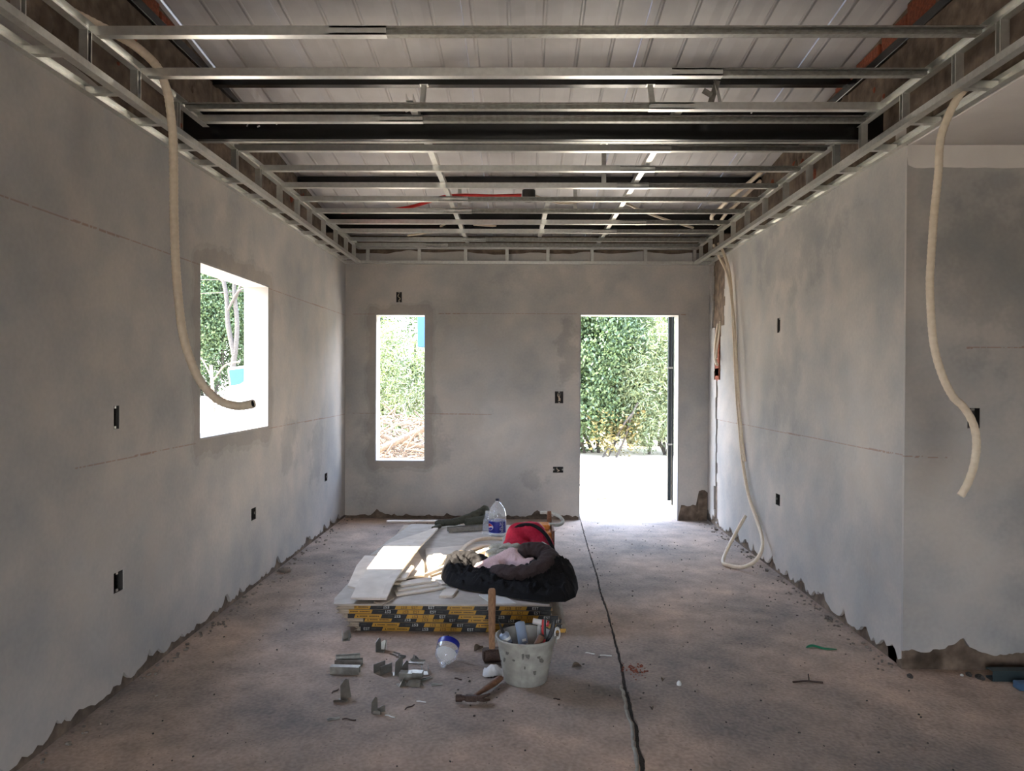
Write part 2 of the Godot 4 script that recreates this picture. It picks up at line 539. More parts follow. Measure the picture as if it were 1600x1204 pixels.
# ------------------------------------------------------------------ walls
# a slab on the plane O + u*U + v*V, front towards N; columns and rows are cut at the holes; lo and hi give its ragged lower and upper edge
func wall_slab(mb: MB, o: Vector3, u: Vector3, nn: Vector3, us: Array, vs: Array, holes: Array, thick: float, lo: Callable, hi: Callable, tw: float, th: float) -> void:
	for hl in holes:
		us.append(hl[0]); us.append(hl[2]); vs.append(hl[1]); vs.append(hl[3])
	var cu := []
	var cv := []
	us.sort(); vs.sort()
	for a in us:
		if cu.is_empty() or a - cu[-1] > 0.0008:
			cu.append(a)
	for a in vs:
		if cv.is_empty() or a - cv[-1] > 0.0008:
			cv.append(a)
	var nu := cu.size() - 1
	var nv := cv.size() - 1
	var solid := []
	for j in nv:
		var row := []
		for i in nu:
			var mu: float = (cu[i] + cu[i + 1]) * 0.5
			var mv: float = (cv[j] + cv[j + 1]) * 0.5
			var ok := true
			for hl in holes:
				if mu > hl[0] and mu < hl[2] and mv > hl[1] and mv < hl[3]:
					ok = false
					break
			row.append(ok)
		solid.append(row)
	var pos := func(i: int, j: int) -> Vector3:
		var v: float = clampf(cv[j], lo.call(cu[i]), hi.call(cu[i]))
		if j == 0:
			v = lo.call(cu[i])
		elif j == nv:
			v = hi.call(cu[i])
		return o + u * float(cu[i]) + Vector3.UP * v
	var uvf := func(p: Vector3) -> Vector2:
		return Vector2((p - o).dot(u) / tw, 1.0 - (p.y - o.y) / th)
	for j in nv:
		for i in nu:
			if not solid[j][i]:
				continue
			var a: Vector3 = pos.call(i, j); var b: Vector3 = pos.call(i + 1, j); var c: Vector3 = pos.call(i + 1, j + 1); var d: Vector3 = pos.call(i, j + 1)
			if d.y - a.y < 0.0005 and c.y - b.y < 0.0005:
				continue
			var q := -nn * thick
			var ta: Vector2 = uvf.call(a); var tb: Vector2 = uvf.call(b); var tc: Vector2 = uvf.call(c); var td: Vector2 = uvf.call(d)
			mb.quad(a, b, c, d, nn, ta, tb, tc, td)
			mb.quad(a + q, b + q, c + q, d + q, -nn, ta, tb, tc, td)
			var tv := Vector2(0, thick / th)
			var tu := Vector2(thick / tw, 0)
			var low: bool = j == 0 or not solid[j - 1][i] or (a.y - o.y) <= float(lo.call(cu[i])) + 0.0001
			var high: bool = j == nv - 1 or not solid[j + 1][i] or (d.y - o.y) >= float(hi.call(cu[i])) - 0.0001
			if low:
				var e := (b - a).cross(nn).normalized()
				mb.quad(a, b, b + q, a + q, e if e.y < 0 else -e, ta, tb, tb + tv, ta + tv)
			if high:
				var e := (c - d).cross(nn).normalized()
				mb.quad(d, c, c + q, d + q, e if e.y > 0 else -e, td, tc, tc + tv, td + tv)
			if i == 0 or not solid[j][i - 1]:
				mb.quad(a, d, d + q, a + q, -u, ta, td, td + tu, ta + tu)
			if i == nu - 1 or not solid[j][i + 1]:
				mb.quad(b, c, c + q, b + q, u, tb, tc, tc + tu, tb + tu)

func steps(a: float, b: float, st: float) -> Array:
	var out := []
	var m := int(ceil((b - a) / st))
	for i in m + 1:
		out.append(lerpf(a, b, float(i) / m))
	return out

func roof_y(z: float) -> float:      # underside of the roof sheets; z is the world coordinate
	return 3.234 + 0.1 * (z + 4.5)

const WALL := Color(0.675, 0.657, 0.635)    # the one grey render on every wall
const PL := 0.018    # plaster thickness

func electrical_box(label: String, p: Vector3, face: Vector3, wd: float, ht: float, wires := 0) -> void:
	# p: centre on the wall face; face: outward normal
	var t := thing("electrical_box", label, "electrical box", p)
	t.basis = Basis(Vector3.UP.cross(face).normalized(), Vector3.UP, face)
	var d := 0.045
	var mb := MB.new()
	var th := 0.0018
	mb.aabb(Vector3(-wd / 2, -ht / 2, -d), Vector3(wd / 2, ht / 2, -d + th))
	mb.aabb(Vector3(-wd / 2, ht / 2 - th, -d + th), Vector3(wd / 2, ht / 2, -0.004))
	mb.aabb(Vector3(-wd / 2, -ht / 2, -d + th), Vector3(wd / 2, -ht / 2 + th, -0.004))
	mb.aabb(Vector3(-wd / 2, -ht / 2 + th, -d + th), Vector3(-wd / 2 + th, ht / 2 - th, -0.004))
	mb.aabb(Vector3(wd / 2 - th, -ht / 2 + th, -d + th), Vector3(wd / 2, ht / 2 - th, -0.004))
	obj("body", mb, M.box_grey, t)
	var vert := ht > wd
	for s in [-1.0, 1.0]:
		var lug := MB.new()
		if vert:
			lug.aabb(Vector3(-0.008, s * (ht / 2 - 0.007) - 0.006, -0.010), Vector3(0.008, s * (ht / 2 - 0.007) + 0.006, -0.007))
		else:
			lug.aabb(Vector3(s * (wd / 2 - 0.007) - 0.006, -0.008, -0.010), Vector3(s * (wd / 2 - 0.007) + 0.006, 0.008, -0.007))
		obj("screw_lug", lug, M.steel_dull, t)
	var ring := MB.new()
	ring.lathe(PackedVector2Array([Vector2(0.009, 0), Vector2(0.011, 0), Vector2(0.011, 0.010), Vector2(0.009, 0.010), Vector2(0.009, 0)]), Transform3D(Basis.from_euler(Vector3(PI / 2, 0, 0)), Vector3(0, 0, -d + th)), 12)
	obj("conduit_entry", ring, M.box_dark, t)
	for k in wires:
		var w := MB.new()
		w.tube(smooth_path([Vector3(-0.01 + 0.02 * k, ht * 0.3, -0.04), Vector3(-0.012 + 0.016 * k, ht * 0.1, -0.01), Vector3(0.012 - 0.014 * k, -ht * 0.15, -0.006), Vector3(-0.008 + 0.02 * k, -ht * 0.3, -0.02)], 4), 0.0045, 6)
		obj("wire_tail", w, M.conduit, t)

func reveals(parent: Node, o: Vector3, u: Vector3, nn: Vector3, hl: Array, depth: float, sill: bool, m: Material) -> void:
	var t := 0.012
	var bs := Basis(u, Vector3.UP, nn)
	var w: float = hl[2] - hl[0]
	var h: float = hl[3] - hl[1]
	var c: Vector3 = o + u * float(hl[0] + hl[2]) * 0.5 - nn * (depth * 0.5)
	for s in [0, 1]:
		var mb := MB.new()
		var uu: float = hl[0] + t * 0.5 if s == 0 else hl[2] - t * 0.5
		mb.box(Transform3D(bs, o + u * uu + Vector3.UP * float(hl[1] + h * 0.5) - nn * (depth * 0.5)), Vector3(t, h, depth - 0.002))
		obj("reveal", mb, m, parent)
	var top := MB.new()
	top.box(Transform3D(bs, c + Vector3.UP * float(hl[3] - t * 0.5)), Vector3(w - 2 * t, t, depth - 0.002))
	obj("reveal", top, m, parent)
	if sill:
		var sl := MB.new()
		sl.box(Transform3D(bs, c + Vector3.UP * float(hl[1] + t * 0.5)), Vector3(w - 2 * t, t, depth - 0.002))
		obj("sill", sl, m, parent)

func build_room() -> void:
	var jag := noise(4.0, 5, 3)
	var jag2 := noise(14.0, 8, 2)
	# ---- left wall: u runs away from the camera (-z) starting at the rear
	var ol := Vector3(XL, 0, ZREAR)
	var ul := Vector3(0, 0, -1)
	var wl := ZREAR - ZB           # length
	var win_l := [ZREAR + 4.304, 1.08, ZREAR + 5.482, 2.092]
	var eb_l := [[3.421, 1.254, 0.052, 0.105], [3.438, 0.513, 0.085, 0.092], [5.182, 0.513, 0.095, 0.082], [7.10, 0.518, 0.10, 0.075]]
	var holes := [win_l]
	for e in eb_l:
		holes.append([ZREAR + e[0] - e[2] / 2, e[1] - e[3] / 2, ZREAR + e[0] + e[2] / 2, e[1] + e[3] / 2])
	var top_l := func(u: float) -> float: return roof_y(ZREAR - u)
	var flat0 := func(_u: float) -> float: return -0.12
	var core := MB.new()
	wall_slab(core, ol - Vector3(PL, 0, 0), ul, Vector3.RIGHT, steps(0, wl + 0.2, 0.5), [-0.12, 2.4], holes, 0.05, flat0, top_l, 1, 1)
	wall_slab(core, ol - Vector3(PL + 0.05, 0, 0), ul, Vector3.RIGHT, steps(0, wl + 0.2, 0.5), [-0.12, 2.4], [win_l], 0.107, flat0, top_l, 1, 1)
	var left := struct("wall_left", core, M.mortar, "left wall, grey plaster below and bare brickwork above the frame")
	# the plastered stretch in view (2.2 m ahead of the camera onwards) and the rest behind it share one skin
	var lo_l := func(u: float) -> float: return 0.035 + maxf(0.0, jag.get_noise_1d(u)) * 0.10 + maxf(0.0, jag2.get_noise_1d(u)) * 0.05
	var hi_l := func(u: float) -> float: return 2.642 + jag.get_noise_1d(u * 0.3 + 40.0) * 0.012 + 0.05 * smoothstep(6.3, 5.6, u)
	var u0 := ZREAR + 2.2
	var skin := MB.new()
	var ho := []
	for hl in holes:
		ho.append([hl[0] - u0, hl[1], hl[2] - u0, hl[3]])
	var hw := [win_l[0] - u0, win_l[1], win_l[2] - u0, win_l[3]]
	wall_slab(skin, ol + ul * u0, ul, Vector3.RIGHT, steps(0, wl - u0, 0.03), [0.03, 0.2, 2.5, 2.69], ho, PL, func(u): return lo_l.call(u + u0), func(u): return hi_l.call(u + u0), wl - u0, 2.8)
	var mat_l := plaster(wl - u0, 2.8, 101, WALL,
		[[0.0, 2.062, wl - u0, 2.078], [0.9, 1.062, 2.05, 1.068], [3.3, 1.072, wl - u0, 1.068]],
		[[4.6, 0.75, 0.30, 0.35, -0.10], [5.2, 1.75, 0.4, 0.5, 0.07], [3.75, 0.95, 0.28, 0.25, -0.10], [1.3, 0.5, 0.5, 0.3, 0.05], [4.2, 1.6, 0.3, 0.6, 0.05], [2.4, 2.3, 0.5, 0.25, -0.05]],
		[[hw[0], hw[1], hw[2], hw[3], 0.085]])
	obj("plaster_coat", skin, mat_l, left)
	var skin2 := MB.new()
	wall_slab(skin2, ol, ul, Vector3.RIGHT, steps(0, u0, 0.2), [0.03, 2.69], [], PL, lo_l, hi_l, 2.8, 2.8)
	obj("plaster_coat", skin2, mat_l, left)
	reveals(left, ol, ul, Vector3.RIGHT, win_l, 0.175, true, M.reveal)
	var where_l := ["tall narrow empty electrical box at mid height on left wall", "empty electrical box low on left wall, nearest the camera", "empty electrical box low on left wall below the square window", "empty electrical box low on left wall close to back corner"]
	for k in eb_l.size():
		electrical_box(where_l[k], Vector3(XL, eb_l[k][1], -eb_l[k][0]), Vector3.RIGHT, eb_l[k][2], eb_l[k][3])
	# ---- back wall: u runs to the right
	var ob := Vector3(XL, 0, ZB)
	var wb := XR - XL
	var win_b := [-1.51 - XL, 0.583, -0.991 - XL, 2.096]
	var door := [0.58 - XL, -0.12, 1.596 - XL, 2.105]
	var eb_b := [[-1.267, 2.266, 0.058, 0.105], [0.374, 1.251, 0.085, 0.122], [0.368, 0.512, 0.105, 0.06]]
	holes = [win_b, door]
	for e in eb_b:
		holes.append([e[0] - XL - e[2] / 2, e[1] - e[3] / 2, e[0] - XL + e[2] / 2, e[1] + e[3] / 2])
	var top_b := func(_u: float) -> float: return roof_y(ZB) - 0.005
	core = MB.new()
	wall_slab(core, ob - Vector3(0.0, 0, PL), Vector3.RIGHT, Vector3.BACK, steps(0.0, wb, 0.6), [-0.12, 2.4], holes, 0.05, flat0, top_b, 1, 1)
	wall_slab(core, ob - Vector3(0.0, 0, PL + 0.05), Vector3.RIGHT, Vector3.BACK, steps(0.0, wb, 0.6), [-0.12, 2.4], [win_b, door], 0.142, flat0, top_b, 1, 1)
	var back := struct("wall_back", core, M.mortar, "back wall, grey plaster with a doorway and a narrow window")
	var lo_b := func(u: float) -> float:
		var q := 0.03 + maxf(0.0, jag.get_noise_1d(u + 90.0)) * 0.10 + maxf(0.0, jag2.get_noise_1d(u + 9.0)) * 0.03
		if u > 1.61 - XL:
			q = 0.16 + jag.get_noise_1d(u * 2.0) * 0.04 + (0.14 if u > 1.80 - XL else 0.0)
		return q
	var hi_b := func(u: float) -> float: return 2.72 + jag.get_noise_1d(u * 0.4 + 140.0) * 0.04
	skin = MB.new()
	var door_p := [door[0], -1.0, door[2], door[3]]
	var hb := holes.duplicate()
	hb[1] = door_p
	wall_slab(skin, ob, Vector3.RIGHT, Vector3.BACK, steps(0, wb, 0.03), [0.03, 0.36, 2.5, 2.70], hb, PL, lo_b, hi_b, wb, 2.8)
	var mat_b := plaster(wb, 2.8, 131, WALL,
		[[0.08, 2.094, 0.30, 2.094], [0.95, 2.10, 2.37, 2.103], [0.08, 1.078, 1.50, 1.074], [3.42, 2.10, 3.47, 2.10]],
		[[2.30, 1.72, 0.16, 0.40, -0.14], [0.9, 0.85, 0.22, 0.4, -0.10], [0.22, 0.6, 0.16, 0.5, -0.07], [1.95, 0.42, 0.16, 0.13, -0.12], [1.3, 1.5, 0.5, 0.5, 0.05], [1.7, 0.9, 0.4, 0.4, 0.07], [2.15, 2.45, 0.7, 0.16, -0.05]],
		[[win_b[0], win_b[1], win_b[2], win_b[3], 0.075]])
	obj("plaster_coat", skin, mat_b, back)
	reveals(back, ob, Vector3.RIGHT, Vector3.BACK, win_b, 0.21, true, M.reveal)
	reveals(back, ob, Vector3.RIGHT, Vector3.BACK, [door[0], 0.0, door[2], door[3]], 0.21, false, M.reveal)
	electrical_box("empty electrical box high on back wall above the narrow window", Vector3(eb_b[0][0], eb_b[0][1], ZB), Vector3.BACK, eb_b[0][2], eb_b[0][3], 1)
	electrical_box("electrical box with wire tails at mid height left of doorway", Vector3(eb_b[1][0], eb_b[1][1], ZB), Vector3.BACK, eb_b[1][2], eb_b[1][3], 2)
	electrical_box("wide low electrical box left of doorway on back wall", Vector3(eb_b[2][0], eb_b[2][1], ZB), Vector3.BACK, eb_b[2][2], eb_b[2][3], 1)
	# ---- right wall: u runs towards the camera from the back
	var orr := Vector3(XR, 0, ZB)
	var wr := ZC - ZB
	var eb_r := [[-5.727, 1.842, 0.07, 0.108], [-5.717, 0.553, 0.10, 0.085]]
	holes = []
	for e in eb_r:
		holes.append([e[0] - ZB - e[2] / 2, e[1] - e[3] / 2, e[0] - ZB + e[2] / 2, e[1] + e[3] / 2])
	var chase := []
	# chased groove for the wiring near the back corner, ragged along its edges
	rng.seed = 42
	var cy := 0.05
	while cy < 2.75:
		var st := rng.randf_range(0.05, 0.12)
		var c0 := 0.30
		var c1 := 0.36
		if cy > 1.42 and cy < 1.95:
			c0 = 0.23; c1 = 0.48
		elif cy >= 1.95:
			c0 = 0.14; c1 = 0.60
		elif cy < 0.30:
			c0 = 0.26; c1 = 0.40
		chase.append([c0 + rng.randf_range(-0.02, 0.02), cy, c1 + rng.randf_range(-0.02, 0.03), cy + st])
		cy += st
	core = MB.new()
	var top_r := func(u: float) -> float: return roof_y(ZB + u)
	wall_slab(core, orr + Vector3(PL, 0, 0), Vector3.BACK, Vector3.LEFT, steps(-0.2, wr - PL, 0.5), [-0.12, 2.4], holes, 0.05, flat0, top_r, 1, 1)
	wall_slab(core, orr + Vector3(PL + 0.05, 0, 0), Vector3.BACK, Vector3.LEFT, steps(-0.2, wr - PL, 0.5), [-0.12, 2.4], [], 0.14, flat0, top_r, 1, 1)
	# above the opening to the right the brickwork carries on over a beam
	wall_slab(core, orr + Vector3(0.004, 0, 0), Vector3.BACK, Vector3.LEFT, steps(wr - PL, ZREAR - ZB, 0.5), [2.614, 2.75], [], 0.186, func(_u): return 2.614, top_r, 1, 1)
	var right := struct("wall_right", core, M.mortar, "right wall, pale grey plaster with a ragged chased groove by the back corner")
	var lo_r := func(u: float) -> float: return 0.03 + maxf(0.0, jag.get_noise_1d(u + 300.0)) * 0.14 + maxf(0.0, jag2.get_noise_1d(u + 30.0)) * 0.05
	var hi_r := func(u: float) -> float: return 2.64 + jag.get_noise_1d(u * 0.3 + 340.0) * 0.012
	skin = MB.new()
	wall_slab(skin, orr, Vector3.BACK, Vector3.LEFT, steps(0, wr - PL, 0.03), [0.03, 0.26, 2.5, 2.69], holes + chase, PL, lo_r, hi_r, wr, 2.8)
	var mat_r := plaster(wr, 2.8, 161, WALL,
		[[0.36, 1.052, wr, 1.066]],
		[[0.2, 2.2, 0.22, 0.7, -0.12], [2.4, 2.35, 0.9, 0.3, -0.08], [1.4, 1.7, 0.5, 0.5, 0.04], [3.3, 0.7, 0.6, 0.7, 0.05], [2.3, 1.6, 0.3, 0.6, -0.05]], [])
	obj("plaster_coat", skin, mat_r, right)
	electrical_box("empty electrical box high on right wall beside the hanging conduits", Vector3(XR, eb_r[0][1], eb_r[0][0]), Vector3.LEFT, eb_r[0][2], eb_r[0][3])
	electrical_box("empty electrical box low on right wall above the conduit loop", Vector3(XR, eb_r[1][1], eb_r[1][0]), Vector3.LEFT, eb_r[1][2], eb_r[1][3])
	# bare bricks and pipes inside the groove
	for q in [[1.70, 0.46], [1.49, 0.13]]:
		var bk := MB.new()
		bk.box(xf(Vector3(XR + 0.013, q[0], ZB + 0.31), 0, rng.randf_range(-2, 2)), Vector3(0.016, q[1], 0.15), 0.006)
		obj("brick", bk, M.brick, right)
	var flex := MB.new()
	flex.tube(smooth_path([Vector3(XR + 0.004, 1.98, ZB + 0.36), Vector3(XR - 0.012, 1.85, ZB + 0.35), Vector3(XR - 0.03, 1.72, ZB + 0.38), Vector3(XR - 0.05, 1.62, ZB + 0.48), Vector3(XR - 0.055, 1.58, ZB + 0.56)], 5), 0.014, 8)
	var fx := thing("wiring_tail", "short bent conduit tail sticking out of the groove above bare brick", "conduit")
	obj("conduit", flex, M.conduit, fx)
	var wr2 := MB.new()
	wr2.tube(smooth_path([Vector3(XR + 0.004, 2.0, ZB + 0.44), Vector3(XR - 0.012, 1.88, ZB + 0.46), Vector3(XR - 0.02, 1.74, ZB + 0.42), Vector3(XR - 0.045, 1.64, ZB + 0.49)], 5), 0.009, 8)
	obj("wire", wr2, M.conduit, fx)
	# ---- wall that turns right, facing the camera
	var of := Vector3(XR, 0, ZC)
	var wf := XFAR - XR
	var eb_f := [2.2305 - XR, 1.253, 0.062, 0.10]
	holes = [[eb_f[0] - eb_f[2] / 2, eb_f[1] - eb_f[3] / 2, eb_f[0] + eb_f[2] / 2, eb_f[1] + eb_f[3] / 2]]
	core = MB.new()
	wall_slab(core, of + Vector3(0.004, 0, -PL), Vector3.RIGHT, Vector3.BACK, [0.0, wf], [-0.12, 2.7], holes, 0.05, flat0, func(_u): return 2.62, 1, 1)
	wall_slab(core, of + Vector3(PL, 0, -PL - 0.05), Vector3.RIGHT, Vector3.BACK, [0.0, wf], [-0.12, 2.7], [], 0.12, flat0, func(_u): return 2.62, 1, 1)
	var front := struct("wall_alcove", core, M.mortar, "grey plastered wall of the side alcove, facing the camera")
	var lo_f := func(u: float) -> float: return 0.085 + jag.get_noise_1d(u + 500.0) * 0.03 + jag2.get_noise_1d(u + 77.0) * 0.018 + 0.085 * exp(-pow((u - 0.29) / 0.07, 2.0))
	skin = MB.new()
	wall_slab(skin, of, Vector3.RIGHT, Vector3.BACK, steps(0, 1.2, 0.015) + steps(1.25, wf, 0.1), [0.03, 0.26, 2.598], holes, PL, lo_f, func(_u): return 2.598, 2.6, 2.6)
	var mat_f := plaster(2.6, 2.6, 191, WALL,
		[[0.0, 1.062, 0.21, 1.056], [0.3, 1.60, 0.9, 1.61]],
		[[0.6, 2.0, 0.5, 0.5, -0.08], [0.25, 0.7, 0.3, 0.4, 0.05], [0.75, 0.5, 0.25, 0.6, -0.06], [0.1, 2.4, 0.06, 0.14, -0.06]], [])
	obj("plaster_coat", skin, mat_f, front)
	var band := MB.new()
	var bp := PackedVector2Array([Vector2(0.003, 2.598), Vector2(-0.001, 2.56), Vector2(0.005, 2.50), Vector2(0.03, 2.487)])
	var bu := 0.05
	while bu < wf:
		bp.append(Vector2(bu, 2.486 + jag2.get_noise_1d(bu * 0.6) * 0.004))
		bu += 0.03
	bp.append(Vector2(wf - 0.02, 2.598))
	band.prism(bp, Transform3D(Basis(), of + Vector3(0, 0, 0.0002)), 0.003)
	obj("white_band", band, M.ceiling_paint, front)
	electrical_box("electrical box on alcove wall behind the nearest hanging conduit", Vector3(XR + eb_f[0], eb_f[1], ZC), Vector3.BACK, eb_f[2], eb_f[3], 1)
	# ---- closing walls out of view: far right, and rear with a wide opening that lets the daylight in behind the camera
	var mb := MB.new()
	wall_slab(mb, Vector3(XFAR, 0, ZC), Vector3.BACK, Vector3.LEFT, [0.0, ZREAR - ZC], [-0.12, 2.62], [], 0.18, flat0, func(_u): return 2.62, 1, 1)
	struct("wall_far_right", mb, M.cement, "far wall of the side alcove")
	mb = MB.new()
	wall_slab(mb, Vector3(XL - 0.18, 0, ZREAR), Vector3.RIGHT, Vector3.FORWARD, [0.0, XFAR - XL + 0.36], [-0.12, 2.4], [[REAR_OPEN[0] - XL + 0.18, REAR_OPEN[1], REAR_OPEN[2] - XL + 0.18, REAR_OPEN[3]]], 0.18, flat0, func(_u): return roof_y(ZREAR), 1, 1)
	struct("wall_rear", mb, M.cement, "rear wall behind the camera with a wide opening")
	# ---- alcove ceiling
	mb = MB.new()
	mb.aabb(Vector3(XR + 0.012, 2.60, ZC - 0.15), Vector3(XFAR + 0.18, 2.74, ZREAR + 0.18), 0.004)
	struct("ceiling_alcove", mb, M.ceiling_paint, "white plastered ceiling slab over the side alcove")
	build_floor()
	build_roof(left, right)

const REAR_OPEN := [-0.6, 0.0, 0.9, 2.1]

func build_floor() -> void:
	# two pours of concrete with an irregular open joint between them
	var crack := [Vector2(0.599, -8.07), Vector2(0.599, -7.862), Vector2(0.579, -7.116), Vector2(0.563, -6.451), Vector2(0.555, -5.9), Vector2(0.551, -5.612), Vector2(0.532, -5.189), Vector2(0.532, -4.76), Vector2(0.521, -4.396), Vector2(0.510, -4.035), Vector2(0.501, -3.812), Vector2(0.486, -3.627), Vector2(0.483, -3.432), Vector2(0.474, -3.269), Vector2(0.480, -3.179), Vector2(0.458, -3.011), Vector2(0.463, -2.935), Vector2(0.448, -2.819), Vector2(0.42, -2.4), Vector2(0.40, -1.0), Vector2(0.40, 2.78)]
	var jn := noise(9.0, 31, 3)
	var le := PackedVector2Array()
	var ri := PackedVector2Array()
	for i in crack.size() - 1:
		var a: Vector2 = crack[i]
		var b: Vector2 = crack[i + 1]
		var m := maxi(1, int(a.distance_to(b) / 0.025)) if b.y < -2.0 else 1
		for k in m:
			var p := a.lerp(b, float(k) / m)
			var wd := 0.0045 + 0.0045 * clampf((p.y + 7.0) / 4.0, 0.0, 1.0)
			le.append(p + Vector2(-wd + jn.get_noise_2d(p.y * 6.0, 0) * 0.007, 0))
			ri.append(p + Vector2(wd + jn.get_noise_2d(p.y * 6.0, 9.0) * 0.007 , 0))
	le.append(crack[-1] - Vector2(0.006, 0))
	ri.append(crack[-1] + Vector2(0.006, 0))
	var mb := MB.new()
	for side in 2:
		var poly := PackedVector2Array()
		if side == 0:
			poly.append_array(le)
			poly.append(Vector2(-2.0, 2.78)); poly.append(Vector2(-2.0, -8.07))
		else:
			poly.append_array(ri)
			poly.append(Vector2(5.0, 2.78)); poly.append(Vector2(5.0, ZC - 0.1)); poly.append(Vector2(2.1, ZC - 0.1)); poly.append(Vector2(2.1, -8.07))
		var idx := Geometry2D.triangulate_polygon(poly)
		for i in range(0, idx.size(), 3):
			var q := []
			var w := []
			for k in 3:
				var p := poly[idx[i + k]]
				q.append(Vector3(p.x, 0, p.y))
				w.append(Vector2((p.x + 2.0) / 5.0, (p.y + 8.1) / 6.0))
			mb.tri(q[0], q[1], q[2], Vector3.UP, Vector3.UP, Vector3.UP, w[0], w[1], w[2])
			var dn := Vector3(0, -0.10, 0)
			mb.tri(q[0] + dn, q[1] + dn, q[2] + dn, Vector3.DOWN, Vector3.DOWN, Vector3.DOWN, w[0], w[1], w[2])
		var cw := Geometry2D.is_polygon_clockwise(poly)
		for i in poly.size():
			var a := poly[i]; var b := poly[(i + 1) % poly.size()]
			var e := b - a
			var nn := Vector3(e.y, 0, -e.x).normalized() * (-1.0 if cw else 1.0)
			mb.quad(Vector3(a.x, 0, a.y), Vector3(b.x, 0, b.y), Vector3(b.x, -0.10, b.y), Vector3(a.x, -0.10, a.y), nn, Vector2((a.x + 2.0) / 5.0, (a.y + 8.1) / 6.0), Vector2((b.x + 2.0) / 5.0, (b.y + 8.1) / 6.0), Vector2((b.x + 2.0) / 5.0, (b.y + 8.1) / 6.0), Vector2((a.x + 2.0) / 5.0, (a.y + 8.1) / 6.0))
	var fl := struct("floor", mb, M.floor, "dusty concrete floor slab with a crooked open joint")
	var j := MB.new()
	for i in crack.size() - 1:
		var a: Vector2 = crack[i]
		var b: Vector2 = crack[i + 1]
		j.quad(Vector3(a.x - 0.03, -0.012, a.y), Vector3(a.x + 0.03, -0.012, a.y), Vector3(b.x + 0.03, -0.012, b.y), Vector3(b.x - 0.03, -0.012, b.y), Vector3.UP)
	obj("joint_fill", j, M.dark_cement, fl)
	# a lip of spilt slurry along the near end of the joint
	var lip := MB.new()
	var lp := PackedVector3Array()
	var lr := PackedFloat32Array()
	for i in range(le.size()):
		var p := le[i]
		if p.y > -3.6 and p.y < -2.3:
			lp.append(Vector3(p.x - 0.010, -0.002, p.y))
			lr.append(0.0075 + jn.get_noise_2d(p.y * 3.0, 4.0) * 0.004)
	lip.tube(lp, lr, 8)
	obj("slurry_lip", lip, M.bucket, fl)

